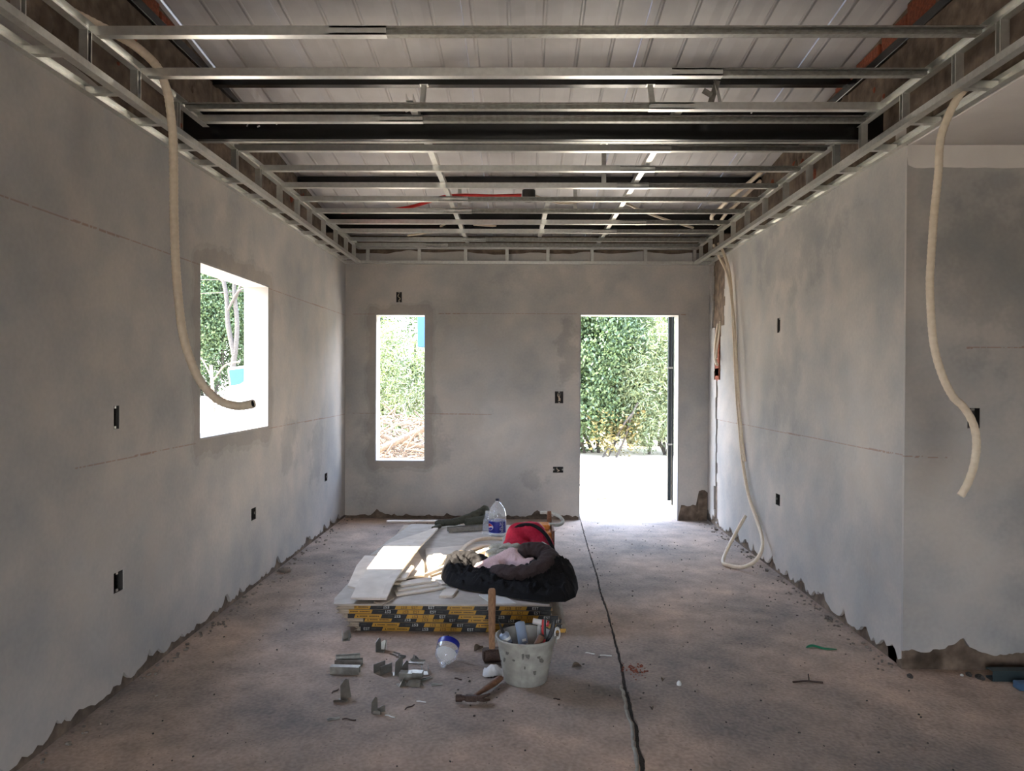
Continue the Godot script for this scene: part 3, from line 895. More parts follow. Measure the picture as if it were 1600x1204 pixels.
func build_roof(left: Node, right: Node) -> void:
	# ribbed white sheets laid side by side, running away from the camera
	var rib := PackedVector2Array()
	var root := Node3D.new()
	root.name = "ceiling"
	add_child(root)
	root.set_meta("kind", "structure")
	root.set_meta("label", "underside of the white ribbed sheet roof on black steel purlins")
	var z0 := ZREAR + 0.5
	var z1 := ZB - 0.6
	var x0 := -2.27
	var pitch := 0.95
	for s in 5:
		var prof := []
		for q in [[0.0, 0.0], [0.012, 0.0], [0.016, 0.005], [0.05, 0.005], [0.054, 0.0]]:
			prof.append(Vector2(q[0], q[1]))
		for g in [0.105, 0.29, 0.475, 0.665, 0.85]:
			for q in [[-0.10, 0.0022], [-0.05, -0.001], [-0.012, 0.0], [-0.004, 0.006], [0.004, 0.006], [0.012, 0.0]]:
				if g + q[0] > 0.06 and g + q[0] > prof[-1].x:
					prof.append(Vector2(g + q[0], q[1]))
		prof.append(Vector2(pitch + 0.03, 0.0))
		var mb := MB.new()
		var lift := 0.0008 * s
		for i in prof.size() - 1:
			var a: Vector2 = prof[i]
			var b: Vector2 = prof[i + 1]
			var xa := x0 + s * pitch + a.x
			var xb := x0 + s * pitch + b.x
			var nn := Vector3(a.y - b.y, -(b.x - a.x), 0.0).normalized()
			if nn.y > 0:
				nn = -nn
			for w in [[0.0, 1.0], [0.0004, -1.0]]:
				mb.quad(Vector3(xa, roof_y(z0) + a.y + w[0] + lift, z0), Vector3(xb, roof_y(z0) + b.y + w[0] + lift, z0), Vector3(xb, roof_y(z1) + b.y + w[0] + lift, z1), Vector3(xa, roof_y(z1) + a.y + w[0] + lift, z1), nn * w[1])
		obj("roof_sheet", mb, M.sheet, root)
	# insulating deck over the sheets, closed round its edges
	var deck := MB.new()
	var dl := Vector3(0, roof_y(z1) - roof_y(z0), z1 - z0)
	var mid := Vector3(x0 + 2.5 * pitch, (roof_y(z0) + roof_y(z1)) * 0.5, (z0 + z1) * 0.5)
	var tilt := Basis.looking_at(dl.normalized(), Vector3.UP)
	deck.box(Transform3D(tilt, mid + tilt.y * 0.045), Vector3(5.0 * pitch + 0.2, 0.05, dl.length() + 0.1))
	obj("roof_deck", deck, M.sheet, root)
	for e in [-1.0, 1.0]:
		var fa := MB.new()
		fa.box(Transform3D(tilt, mid + tilt.y * 0.02 + tilt.z * e * (dl.length() * 0.5 + 0.025)), Vector3(5.0 * pitch + 0.2, 0.1, 0.04))
		obj("fascia", fa, M.sheet, root)
		fa = MB.new()
		fa.box(Transform3D(tilt, mid + tilt.y * 0.02 + tilt.x * e * (2.5 * pitch + 0.06)), Vector3(0.04, 0.1, dl.length() + 0.1))
		obj("fascia", fa, M.sheet, root)
	# purlins: lipped C channels painted black, directly below the sheets
	var names := ["first black roof purlin counted from the camera, at the top edge of the photo", "second black roof purlin, seen below the second ceiling batten", "third black roof purlin, hidden above the main beam", "fourth black roof purlin, above the red hose", "deep black roof beam, fifth from the camera, near the back wall"]
	var k := 0
	for z in [-3.62, -4.5, -5.35, -6.2, -7.05]:
		var mb := MB.new()
		var deep := 0.20 if z < -7.0 else 0.08
		var y: float = roof_y(z) - deep - 0.005
		mb.bar(c_section(0.05, deep, 0.003, 0.015), Vector3(XL - 0.01, y, z), Vector3(XR + 0.01, y, z), Vector3.FORWARD, Vector3.UP)
		tag(obj("roof_purlin", mb, M.black_steel), names[k], "purlin", "black roof purlins")
		k += 1
	# black steel ledges along the tops of the brick walls and a course of hollow brick above
	rng.seed = 7
	for side in 2:
		var x := XL if side == 0 else XR
		var sg := 1.0 if side == 0 else -1.0
		var par := left if side == 0 else right
		var mb := MB.new()
		var y := 3.17 if side == 0 else 3.12
		mb.aabb(Vector3(minf(x - sg * 0.03, x + sg * 0.004), y, -5.45), Vector3(maxf(x - sg * 0.03, x + sg * 0.004), y + 0.05, 2.4), 0.003)
		obj("ledger_angle", mb, M.black_steel, par)
		var z := -5.0
		while z < -1.8:
			var ln := rng.randf_range(0.22, 0.32)
			var hi := minf(roof_y(z) - 0.006, y + 0.055 + rng.randf_range(0.16, 0.2))
			if hi - (y + 0.055) > 0.03:
				var b := MB.new()
				b.aabb(Vector3(minf(x - sg * 0.06, x + sg * rng.randf_range(-0.006, 0.004)), y + 0.055, z), Vector3(maxf(x - sg * 0.06, x + sg * rng.randf_range(-0.008, 0.002)), hi, z + ln), 0.006)
				obj("brick", b, M.brick, par)
			z += ln + 0.018
		# drips of mortar squeezed out of the joints
		for d in 40:
			var b := MB.new()
			var zz := rng.randf_range(-6.5, -2.2)
			var yy := rng.randf_range(2.78, minf(3.1, roof_y(zz) - 0.08))
			var r := rng.randf_range(0.012, 0.04)
			b.lathe(PackedVector2Array([Vector2(r, 0), Vector2(r * 0.7, r * 0.25), Vector2(r * 0.3, r * 0.36), Vector2(0.0, r * 0.38)]), Transform3D(Basis(Vector3(0, rng.randf_range(0.5, 2.2), 0), Vector3(sg, 0, 0), Vector3(0, 0, rng.randf_range(0.6, 1.6))).orthonormalized().scaled_local(Vector3(rng.randf_range(0.6, 2.0), 1, 1)), Vector3(x - sg * PL, yy, zz)), 7)
			obj("mortar_blob", b, M.mortar if d % 3 else M.brick, par)

func c_section(w: float, h: float, t: float, lip: float) -> PackedVector2Array:
	# open towards +x; web at x = 0, from y = 0 to h
	return PackedVector2Array([Vector2(0, 0), Vector2(w, 0), Vector2(w, lip), Vector2(w - t, lip), Vector2(w - t, t), Vector2(t, t), Vector2(t, h - t), Vector2(w - t, h - t), Vector2(w - t, h - lip), Vector2(w, h - lip), Vector2(w, h), Vector2(0, h)])

func u_section(w: float, h: float, t: float) -> PackedVector2Array:
	# web along the bottom, flanges up
	return PackedVector2Array([Vector2(0, 0), Vector2(w, 0), Vector2(w, h), Vector2(w - t, h), Vector2(w - t, t), Vector2(t, t), Vector2(t, h), Vector2(0, h)])

# ------------------------------------------------------------------ ceiling framing
func side_frame(sg: float) -> void:
	# sg = 1 for the left wall, -1 for the right
	var x := XL if sg > 0 else XR
	var t := thing("perimeter_frame", "galvanised ladder frame of the ceiling edge along the %s wall" % ("left" if sg > 0 else "right"), "ceiling frame", Vector3(x, FRAME_Y, 0))
	var zn := -1.2
	var zf := -7.80
	var th := 0.0012
	var inn := 0.165
	# wall runner: angle-like U lying on its side, open to the room
	var wall_sec := PackedVector2Array([Vector2(0.001, 0), Vector2(0.030, 0), Vector2(0.030, th), Vector2(0.001 + th, th), Vector2(0.001 + th, 0.036 - th), Vector2(0.030, 0.036 - th), Vector2(0.030, 0.036), Vector2(0.001, 0.036)])
	var mb := MB.new()
	mb.bar(wall_sec, Vector3(0, 0, zn), Vector3(0, 0, zf), Vector3(sg, 0, 0), Vector3.UP)
	obj("wall_runner", mb, M.steel, t)
	# lower runner in two lengths, one sleeved over the other
	for q in [[zn, -5.35, 0.0], [-5.2, zf, 0.0014]]:
		mb = MB.new()
		mb.bar(u_section(0.037, 0.030, th), Vector3(sg * (inn - 0.037 + q[2]), -q[2], q[0]), Vector3(sg * (inn - 0.037 + q[2]), -q[2], q[1]), Vector3(sg, 0, 0), Vector3.UP)
		obj("lower_runner", mb, M.steel, t)
	# upper runner, interrupted at the black beam
	var up_sec := PackedVector2Array([Vector2(0, 0), Vector2(0.034, 0), Vector2(0.034, th), Vector2(th, th), Vector2(th, 0.038 - th), Vector2(0.034, 0.038 - th), Vector2(0.034, 0.038), Vector2(0, 0.038)])
	for q in [[zn, -4.03], [-4.30, -5.6], [-5.6, zf]]:
		mb = MB.new()
		mb.bar(up_sec, Vector3(sg * (inn - 0.034), BAR_Y - FRAME_Y - 0.002, q[0]), Vector3(sg * (inn - 0.034), BAR_Y - FRAME_Y - 0.002, q[1]), Vector3(sg, 0, 0), Vector3.UP)
		obj("upper_runner", mb, M.steel, t)
	var stud := c_section(0.033, 0.032, th, 0.006)
	var zs := [-1.75, -2.13, -2.51, -2.90, -3.28, -3.66, -4.42, -4.82, -5.24, -5.65, -5.98, -6.40, -6.82, -7.22, -7.56]
	if sg < 0:
		zs = [-1.70, -2.08, -2.46, -2.83, -3.12, -3.55, -3.98, -4.32, -4.72, -5.14, -5.58, -6.02, -6.42, -6.80, -7.20, -7.58]
	for z in zs:
		mb = MB.new()
		mb.bar(stud, Vector3(sg * (inn - 0.035), 0.003, z), Vector3(sg * (inn - 0.035), BAR_Y - FRAME_Y, z), Vector3(sg, 0, 0) if sg > 0 else Vector3(sg, 0, 0), Vector3.FORWARD)
		obj("stud", mb, M.steel, t)
	var zr := [-1.6, -2.0, -2.40, -2.77, -3.16, -3.54, -3.93, -4.22, -4.60, -5.0, -5.42, -5.84, -6.26, -6.68, -7.10, -7.5]
	if sg < 0:
		zr = [-1.5, -1.9, -2.30, -2.70, -3.10, -3.52, -3.93, -4.35, -4.75, -5.15, -5.55, -5.97, -6.38, -6.80, -7.22, -7.55]
	for z in zr:
		mb = MB.new()
		mb.bar(PackedVector2Array([Vector2(0, 0), Vector2(0.033, 0), Vector2(0.033, 0.030), Vector2(0.033 - th, 0.030), Vector2(0.033 - th, th), Vector2(th, th), Vector2(th, 0.030), Vector2(0, 0.030)]), Vector3(sg * 0.004, 0.002, z), Vector3(sg * (inn - 0.003), 0.002, z), Vector3.FORWARD, Vector3.UP)
		obj("cross_rib", mb, M.steel, t)

func back_frame() -> void:
	var t := thing("perimeter_frame", "galvanised ladder frame of the ceiling edge along the back wall", "ceiling frame", Vector3(0, FRAME_Y, ZB))
	var th := 0.0012
	var xa := XL + 0.135
	var xb := XR - 0.135
	var mb := MB.new()
	mb.bar(u_section(0.036, 0.030, th), Vector3(XL + 0.004, 0, 0.062), Vector3(XR - 0.004, 0, 0.062), Vector3.FORWARD, Vector3.UP)
	obj("lower_runner", mb, M.steel, t)
	mb = MB.new()
	mb.bar(PackedVector2Array([Vector2(0, 0), Vector2(0.034, 0), Vector2(0.034, th), Vector2(th, th), Vector2(th, 0.036), Vector2(0, 0.036)]), Vector3(xa, BAR_Y - FRAME_Y - 0.002, 0.060), Vector3(xb, BAR_Y - FRAME_Y - 0.002, 0.060), Vector3.FORWARD, Vector3.UP)
	obj("upper_runner", mb, M.steel, t)
	for x in [-1.595, -1.07, -0.60, -0.18, 0.235, 0.68, 1.22, 1.715]:
		mb = MB.new()
		mb.bar(c_section(0.032, 0.033, th, 0.006), Vector3(x, 0.003, 0.058), Vector3(x, BAR_Y - FRAME_Y, 0.058), Vector3.RIGHT, Vector3.FORWARD)
		obj("stud", mb, M.steel, t)

func build_framing() -> void:
	side_frame(1.0)
	side_frame(-1.0)
	back_frame()
	# battens: two C lengths sleeved into each other; one half shows its web to the room, the other its open side
	var zs := [-2.972, -3.371, -3.786, -3.968, -4.47, -4.898, -5.325, -5.728, -6.126, -6.556, -6.959, -7.38, -7.68]
	var sp := [-0.53, 0.86, 0.61, -0.52, 0.85, 0.83, 0.86, -0.41, -0.41, 1.04, 0.84, -0.36, -0.75]
	var ord := ["nearest the camera", "second from the camera", "third from the camera", "fourth from the camera, just before the black beam", "fifth from the camera, just past the black beam", "sixth from the camera", "seventh from the camera", "eighth from the camera, below the round junction box", "ninth from the camera", "tenth from the camera", "eleventh from the camera", "twelfth from the camera", "farthest of all, by the back frame"]
	var xa := XL + 0.137
	var xb := XR - 0.137
	for k in zs.size():
		var t := thing("ceiling_batten", "galvanised ceiling batten spanning the room, " + ord[k], "batten", Vector3(0, BAR_Y, zs[k]), 0.0, "ceiling battens")
		var closed_left: bool = k != 2
		for side in 2:
			var closed := (side == 0) == closed_left
			var a := xa if side == 0 else float(sp[k]) - (0.0 if closed else 0.22)
			var b: float = (float(sp[k]) + (0.0 if closed else 0.22)) if side == 0 else xb
			var mb := MB.new()
			if closed:
				# web towards the room, lips away; section x runs away from the camera
				mb.bar(c_section(0.036, 0.036, 0.0013, 0.007), Vector3(a, 0, 0.018), Vector3(b, 0, 0.018), Vector3.FORWARD, Vector3.UP)
			else:
				mb.bar(c_section(0.0335, 0.033, 0.0012, 0.007), Vector3(a, 0.0015, -0.0155), Vector3(b, 0.0015, -0.0155), Vector3.BACK, Vector3.UP)
			obj("channel_length", mb, M.steel if closed else M.steel_dull, t)
	# main beam: a black lipped channel
	var mb := MB.new()
	mb.bar(c_section(0.07, 0.17, 0.0035, 0.022), Vector3(XL + 0.002, 2.702, -4.085), Vector3(XR - 0.002, 2.702, -4.085), Vector3.FORWARD, Vector3.UP)
	var bt := thing("main_beam", "thick black painted steel beam crossing the ceiling between the battens", "beam", Vector3.ZERO)
	var web := obj("channel", mb, M.black_steel, bt)
	rng.seed = 17
	var lips := MB.new()
	lips.aabb(Vector3(XL + 0.01, 2.7, -4.150), Vector3(XR - 0.01, 2.702, -4.118))
	obj("bottom_strip", lips, M.steel_dull, bt)
	for q in [[-1.50, 2.79], [-1.47, 2.775], [-1.33, 2.80], [-1.31, 2.785], [-0.62, 2.85], [0.52, 2.81], [1.20, 2.845], [-1.41, 2.77]]:
		var s := MB.new()
		var r := rng.randf_range(0.006, 0.012)
		s.box(xf(Vector3(q[0], q[1], -4.0845), 0, 0, rng.randf_range(20, 70)), Vector3(r * 1.6, r * 0.8, 0.001))
		obj("paint_fleck", s, M.white_plastic, web)
	# carriers above the battens, running away from the camera
	var om := PackedVector2Array([Vector2(0, 0), Vector2(0.035, 0), Vector2(0.035, 0.033), Vector2(0.0338, 0.033), Vector2(0.0338, 0.0012), Vector2(0.0012, 0.0012), Vector2(0.0012, 0.033), Vector2(0, 0.033)])
	for q in [[-0.575, -3.75, -7.72, "galvanised carrier running lengthwise above the battens, left of centre"], [0.765, -3.9, -7.72, "galvanised carrier running lengthwise above the battens, right of centre"], [0.17, -5.9, -7.35, "short narrow galvanised carrier running on behind the round junction box"]]:
		var c := MB.new()
		c.bar(om, Vector3(q[0], BAR_Y + 0.0375, q[1]), Vector3(q[0] + (0.0 if q[0] < 0 else -0.03), BAR_Y + 0.0375, q[2]), Vector3.RIGHT, Vector3.UP)
		tag(obj("ceiling_carrier", c, M.steel), q[3], "carrier", "ceiling carriers")
	# hangers from the purlins to the carriers
	var hz := [[-0.60, -4.5, "bright hanger strut under the second purlin, left of centre"], [0.72, -4.5, "bright hanger strut under the second purlin, right of centre"], [-0.53, -6.2, "short hanger between fourth purlin and left carrier"], [0.54, -5.35, "dark hanger strip left of the right carrier, just past the black beam"], [0.40, -6.2, "dark hanger strip near the round junction box"], [0.06, -6.2, "thin forked hanger holding the round junction box"]]
	for q in hz:
		var h := MB.new()
		var top: float = roof_y(q[1]) - (0.205 if q[1] < -7.0 else 0.085)
		h.bar(c_section(0.03, 0.028, 0.0012, 0.005), Vector3(q[0] + 0.002, BAR_Y + (0.04 if q[0] != 0.06 else 0.13), q[1] + 0.20 if q[1] > -4.6 else q[1]), Vector3(q[0], top - 0.001, q[1]), Vector3.RIGHT, Vector3.FORWARD)
		var t := thing("ceiling_hanger", q[2], "hanger", Vector3.ZERO, 0.0, "ceiling hangers")
		obj("strut", h, M.steel, t)
		var f := MB.new()
		f.aabb(Vector3(q[0] - 0.008, top - 0.003, q[1] - 0.03), Vector3(q[0] + 0.04, top - 0.0005, q[1] + 0.012))
		obj("foot_plate", f, M.steel, t)
	# a bent offcut hooked up near the right
	var t := thing("metal_offcut", "bent metal offcut hooked above the third batten on the right", "metal offcut", Vector3(0.965, BAR_Y + 0.04, -3.93), 0.0)
	var b := MB.new()
	b.box(xf(Vector3(0, 0.10, -0.02), 0, -25, -18), Vector3(0.03, 0.20, 0.0015))
	obj("strip", b, M.steel_dull, t)
	b = MB.new()
	b.box(xf(Vector3(-0.035, 0.10, 0.0), 0, 0, -30), Vector3(0.05, 0.03, 0.0015))
	obj("tab", b, M.steel_dull, t)
	b = MB.new()
	b.box(xf(Vector3(0.025, 0.10, -0.02), 40, -25, -18), Vector3(0.03, 0.19, 0.0015))
	obj("strip", b, M.steel, t)
	# red hose, round box and the pale cables above the battens
	var hose := MB.new()
	hose.tube(smooth_path([Vector3(-1.5, 2.80, -6.33), Vector3(-1.325, 2.80, -6.3), Vector3(-1.141, 2.806, -6.3), Vector3(-0.916, 2.815, -6.2), Vector3(-0.76, 2.832, -6.1), Vector3(-0.638, 2.846, -6.0), Vector3(-0.484, 2.85, -5.95), Vector3(-0.237, 2.845, -5.95), Vector3(-0.015, 2.851, -5.95)], 5), 0.0135, 10)
	tag(obj("red_hose", hose, M.red_hose), "red flexible hose running above the battens to the junction box", "hose")
	t = thing("junction_box", "round grey junction box hanging above the battens at hose end", "junction box", Vector3(0.04, 2.80, -5.93))
	b = MB.new()
	b.lathe(PackedVector2Array([Vector2(0, 0), Vector2(0.044, 0), Vector2(0.05, 0.006), Vector2(0.05, 0.085), Vector2(0.045, 0.09), Vector2(0, 0.09)]), Transform3D(), 8)
	obj("body", b, M.box_grey, t)
	b = MB.new()
	b.tube(PackedVector3Array([Vector3(0.02, 0.01, 0.045), Vector3(0.025, 0.0, 0.075)]), 0.012, 8)
	obj("cable_gland", b, M.white_plastic, t)
	var cables := [
		["pale cable sagging from the junction box across to the right frame", 0.011, [Vector3(0.085, 2.845, -5.95), Vector3(0.309, 2.808, -6.02), Vector3(0.562, 2.85, -6.06), Vector3(0.807, 2.85, -6.2), Vector3(0.965, 2.838, -6.4), Vector3(1.205, 2.832, -6.7), Vector3(1.49, 2.825, -7.0), Vector3(1.70, 2.815, -7.2)]],
		["outer pale conduit curving down beside the right brick wall", 0.016, [Vector3(1.79, 3.0, -5.8), Vector3(1.72, 2.941, -6.0), Vector3(1.65, 2.888, -6.2), Vector3(1.625, 2.856, -6.4), Vector3(1.606, 2.83, -6.6), Vector3(1.672, 2.81, -6.8)]],
		["inner pale conduit curving down beside the right brick wall", 0.014, [Vector3(1.85, 2.99, -6.05), Vector3(1.80, 2.94, -6.2), Vector3(1.757, 2.883, -6.4), Vector3(1.73, 2.857, -6.6), Vector3(1.74, 2.82, -6.9)]],
		["pale cable lying over the far battens, arching between the carriers", 0.010, [Vector3(-0.452, 2.835, -7.0), Vector3(-0.104, 2.831, -7.1), Vector3(0.253, 2.806, -7.2), Vector3(0.60, 2.815, -7.17), Vector3(0.90, 2.845, -7.1), Vector3(1.114, 2.852, -7.02)]],
		["short pale cable lying over the far battens on the left", 0.010, [Vector3(-1.1, 2.80, -7.35), Vector3(-0.884, 2.807, -7.2), Vector3(-0.714, 2.839, -7.0)]]]
	for c in cables:
		var m := MB.new()
		m.tube(smooth_path(c[2], 5), c[1], 8)
		tag(obj("ceiling_cable", m, M.conduit), c[0], "cable", "pale cables above the battens")

func conduit(label: String, pts: Array, r: float, group := "") -> void:
	# corrugated: the radius ripples along the run
	var path := smooth_path(pts, 10)
	var fine := PackedVector3Array()
	var run := PackedFloat32Array()
	for i in path.size() - 1:
		var m := maxi(1, int(path[i].distance_to(path[i + 1]) / 0.0045))
		for k in m:
			fine.append(path[i].lerp(path[i + 1], float(k) / m))
			run.append(r * (1.0 if (fine.size() / 2) % 2 else 0.94))
	var t := thing("hanging_conduit", label, "conduit", Vector3.ZERO, 0.0, group)
	var mb := MB.new()
	mb.tube(fine, run, 10, false)
	obj("corrugated_tube", mb, M.conduit, t)
	var e := fine[-1]
	var d := (fine[-1] - fine[-4]).normalized()
	var en := MB.new()
	en.tube(PackedVector3Array([e - d * 0.02, e - d * 0.006]), r * 0.72, 10)
	obj("dark_bore", en, M.box_dark, t)

func build_conduits() -> void:
	conduit("thick cream conduit hanging down the left wall in front of the window, end curling right", [Vector3(-1.77, 2.86, -3.0), Vector3(-1.70, 2.835, -3.06), Vector3(-1.63, 2.818, -3.18), Vector3(-1.612, 2.80, -3.36), Vector3(-1.612, 2.735, -3.46), Vector3(-1.612, 2.644, -3.5), Vector3(-1.598, 2.483, -3.5), Vector3(-1.595, 2.192, -3.5), Vector3(-1.585, 1.929, -3.5), Vector3(-1.55, 1.665, -3.48), Vector3(-1.503, 1.519, -3.46), Vector3(-1.442, 1.41, -3.44), Vector3(-1.361, 1.336, -3.42), Vector3(-1.268, 1.309, -3.4), Vector3(-1.181, 1.321, -3.38)], 0.0195)
	conduit("cream conduit hanging from the right frame in front of the alcove wall", [Vector3(1.835, 2.68, -3.3), Vector3(1.82, 2.645, -3.2), Vector3(1.79, 2.61, -3.2), Vector3(1.752, 2.54, -3.2), Vector3(1.715, 2.43, -3.2), Vector3(1.707, 2.291, -3.2), Vector3(1.692, 2.134, -3.2), Vector3(1.681, 1.949, -3.2), Vector3(1.677, 1.818, -3.2), Vector3(1.692, 1.607, -3.2), Vector3(1.725, 1.475, -3.2), Vector3(1.773, 1.375, -3.2), Vector3(1.818, 1.33, -3.2), Vector3(1.858, 1.264, -3.2), Vector3(1.874, 1.185, -3.2), Vector3(1.865, 1.093, -3.2), Vector3(1.839, 1.013, -3.2), Vector3(1.809, 0.96, -3.2)], 0.0165)
	conduit("long cream conduit down the right wall that loops over the floor", [Vector3(1.84, 2.72, -7.3), Vector3(1.855, 2.58, -7.12), Vector3(1.862, 2.33, -6.95), Vector3(1.868, 1.865, -6.85), Vector3(1.868, 1.40, -6.76), Vector3(1.868, 1.06, -6.66), Vector3(1.868, 0.74, -6.54), Vector3(1.866, 0.49, -6.36), Vector3(1.862, 0.33, -6.12), Vector3(1.848, 0.221, -5.93), Vector3(1.80, 0.15, -5.80), Vector3(1.735, 0.08, -5.76), Vector3(1.664, 0.026, -5.82), Vector3(1.591, 0.018, -5.9), Vector3(1.561, 0.022, -5.97), Vector3(1.609, 0.061, -6.1), Vector3(1.725, 0.184, -6.25), Vector3(1.841, 0.323, -6.35)], 0.0145)
	conduit("shorter cream conduit hugging the long looping one on right wall", [Vector3(1.81, 2.72, -7.36), Vector3(1.83, 2.58, -7.22), Vector3(1.838, 2.34, -6.92), Vector3(1.842, 1.868, -6.72), Vector3(1.842, 1.40, -6.62), Vector3(1.842, 1.06, -6.52), Vector3(1.842, 0.76, -6.40)], 0.0125)

# ------------------------------------------------------------------ plasterboard stack
# 5 x 7 letters for print on packaging, one string of rows each
const GLYPH := {"E": ["#####", "#....", "#....", "####.", "#....", "#....", "#####"], "S": [".####", "#....", "#....", ".###.", "....#", "....#", "####."], "T": ["#####", "..#..", "..#..", "..#..", "..#..", "..#..", "..#.."], "P": ["####.", "#...#", "#...#", "####.", "#....", "#....", "#...."], "I": ["###", ".#.", ".#.", ".#.", ".#.", ".#.", "###"]}

func write_word(im: Image, word: String, x: int, y: int, cell: Vector2i, c: Color, turned := false) -> void:
	var w := 0
	for ch in word:
		w += (GLYPH[ch][0].length() + 1) * cell.x
	w -= cell.x
	var cx := 0
	for ch in word:
		var g: Array = GLYPH[ch]
		for r in 7:
			for k in g[r].length():
				if g[r][k] == "#":
					var px: int = cx + k * cell.x
					var py: int = r * cell.y
					if turned:
						px = w - px - cell.x
						py = 7 * cell.y - py - cell.y
					im.fill_rect(Rect2i(x + px, y + py, cell.x, cell.y), c)
		cx += (g[0].length() + 1) * cell.x

func tape_material() -> StandardMaterial3D:
	# end tape: slanted yellow blocks on black, 590 mm repeat, 25 mm tall
	var w := 1180
	var h := 48
	var im := Image.create(w, h, false, Image.FORMAT_RGB8)
	im.fill(Color(0.035, 0.035, 0.04))
	var ye := Color(0.70, 0.52, 0.13)
	var bk := Color(0.06, 0.05, 0.03)
	for y in h:
		var sl := int((h - y) * 0.40)
		if y < 3 or y > h - 4:
			continue
		im.fill_rect(Rect2i(sl, y, 310, 1), ye)
		im.fill_rect(Rect2i(590 + sl, y, 305, 1), ye)
	write_word(im, "EST", 70, 10, Vector2i(4, 4), bk, true)
	write_word(im, "EST", 195, 10, Vector2i(4, 4), bk)
	write_word(im, "EST", 385, 9, Vector2i(4, 4), Color(0.84, 0.84, 0.82))
	for k in 2:
		im.fill_rect(Rect2i(470, 17 + k * 9, 60, 3), Color(0.30, 0.30, 0.29))
	# warning triangle and two lines of small print
	for r in 18:
		im.fill_rect(Rect2i(634 - r / 2, 14 + r, maxi(1, r), 1), bk)
	for q in [[656, 90], [765, 95]]:
		for k in range(q[0], q[0] + q[1], 9):
			im.fill_rect(Rect2i(k, 17, 6, 13), bk)
	for r in 16:
		im.fill_rect(Rect2i(872 - r / 2, 14 + r, maxi(1, r), 1), bk)
	write_word(im, "EST", 1050, 9, Vector2i(4, 4), Color(0.84, 0.84, 0.82), true)
	for k in 2:
		im.fill_rect(Rect2i(975, 17 + k * 9, 62, 3), Color(0.28, 0.28, 0.27))
	var m := std(Color.WHITE, 0.45)
	m.albedo_texture = ImageTexture.create_from_image(im)
	return m

func board(called: String, label: String, poly: Array, heights: Variant, m: Material, th := 0.0125, group := "", cat := "plasterboard") -> void:
	# a sawn piece of plasterboard: outline in plan (x, z), height of its underside at each corner or one for all
	var mb := MB.new()
	var p2 := PackedVector2Array()
	for q in poly:
		p2.append(q)
	var idx := Geometry2D.triangulate_polygon(p2)
	var yo := func(i: int) -> float: return heights[i] if heights is Array else heights
	var up := []
	for i in p2.size():
		up.append(Vector3(p2[i].x, yo.call(i), p2[i].y))
	for i in range(0, idx.size(), 3):
		var a: Vector3 = up[idx[i]]; var b: Vector3 = up[idx[i + 1]]; var c: Vector3 = up[idx[i + 2]]
		var g := (b - a).cross(c - a).normalized()
		if g.y < 0:
			g = -g
		var o := Vector3(0, th, 0)
		mb.tri(a + o, b + o, c + o, g, g, g)
		mb.tri(a, b, c, -g, -g, -g)
	var cw := Geometry2D.is_polygon_clockwise(p2)
	for i in p2.size():
		var a: Vector3 = up[i]
		var b: Vector3 = up[(i + 1) % p2.size()]
		var e := b - a
		var nn := Vector3(e.z, 0, -e.x).normalized() * (-1.0 if cw else 1.0)
		mb.quad(a, b, b + Vector3(0, th, 0), a + Vector3(0, th, 0), nn)
	tag(obj(called, mb, m), label, cat, group)

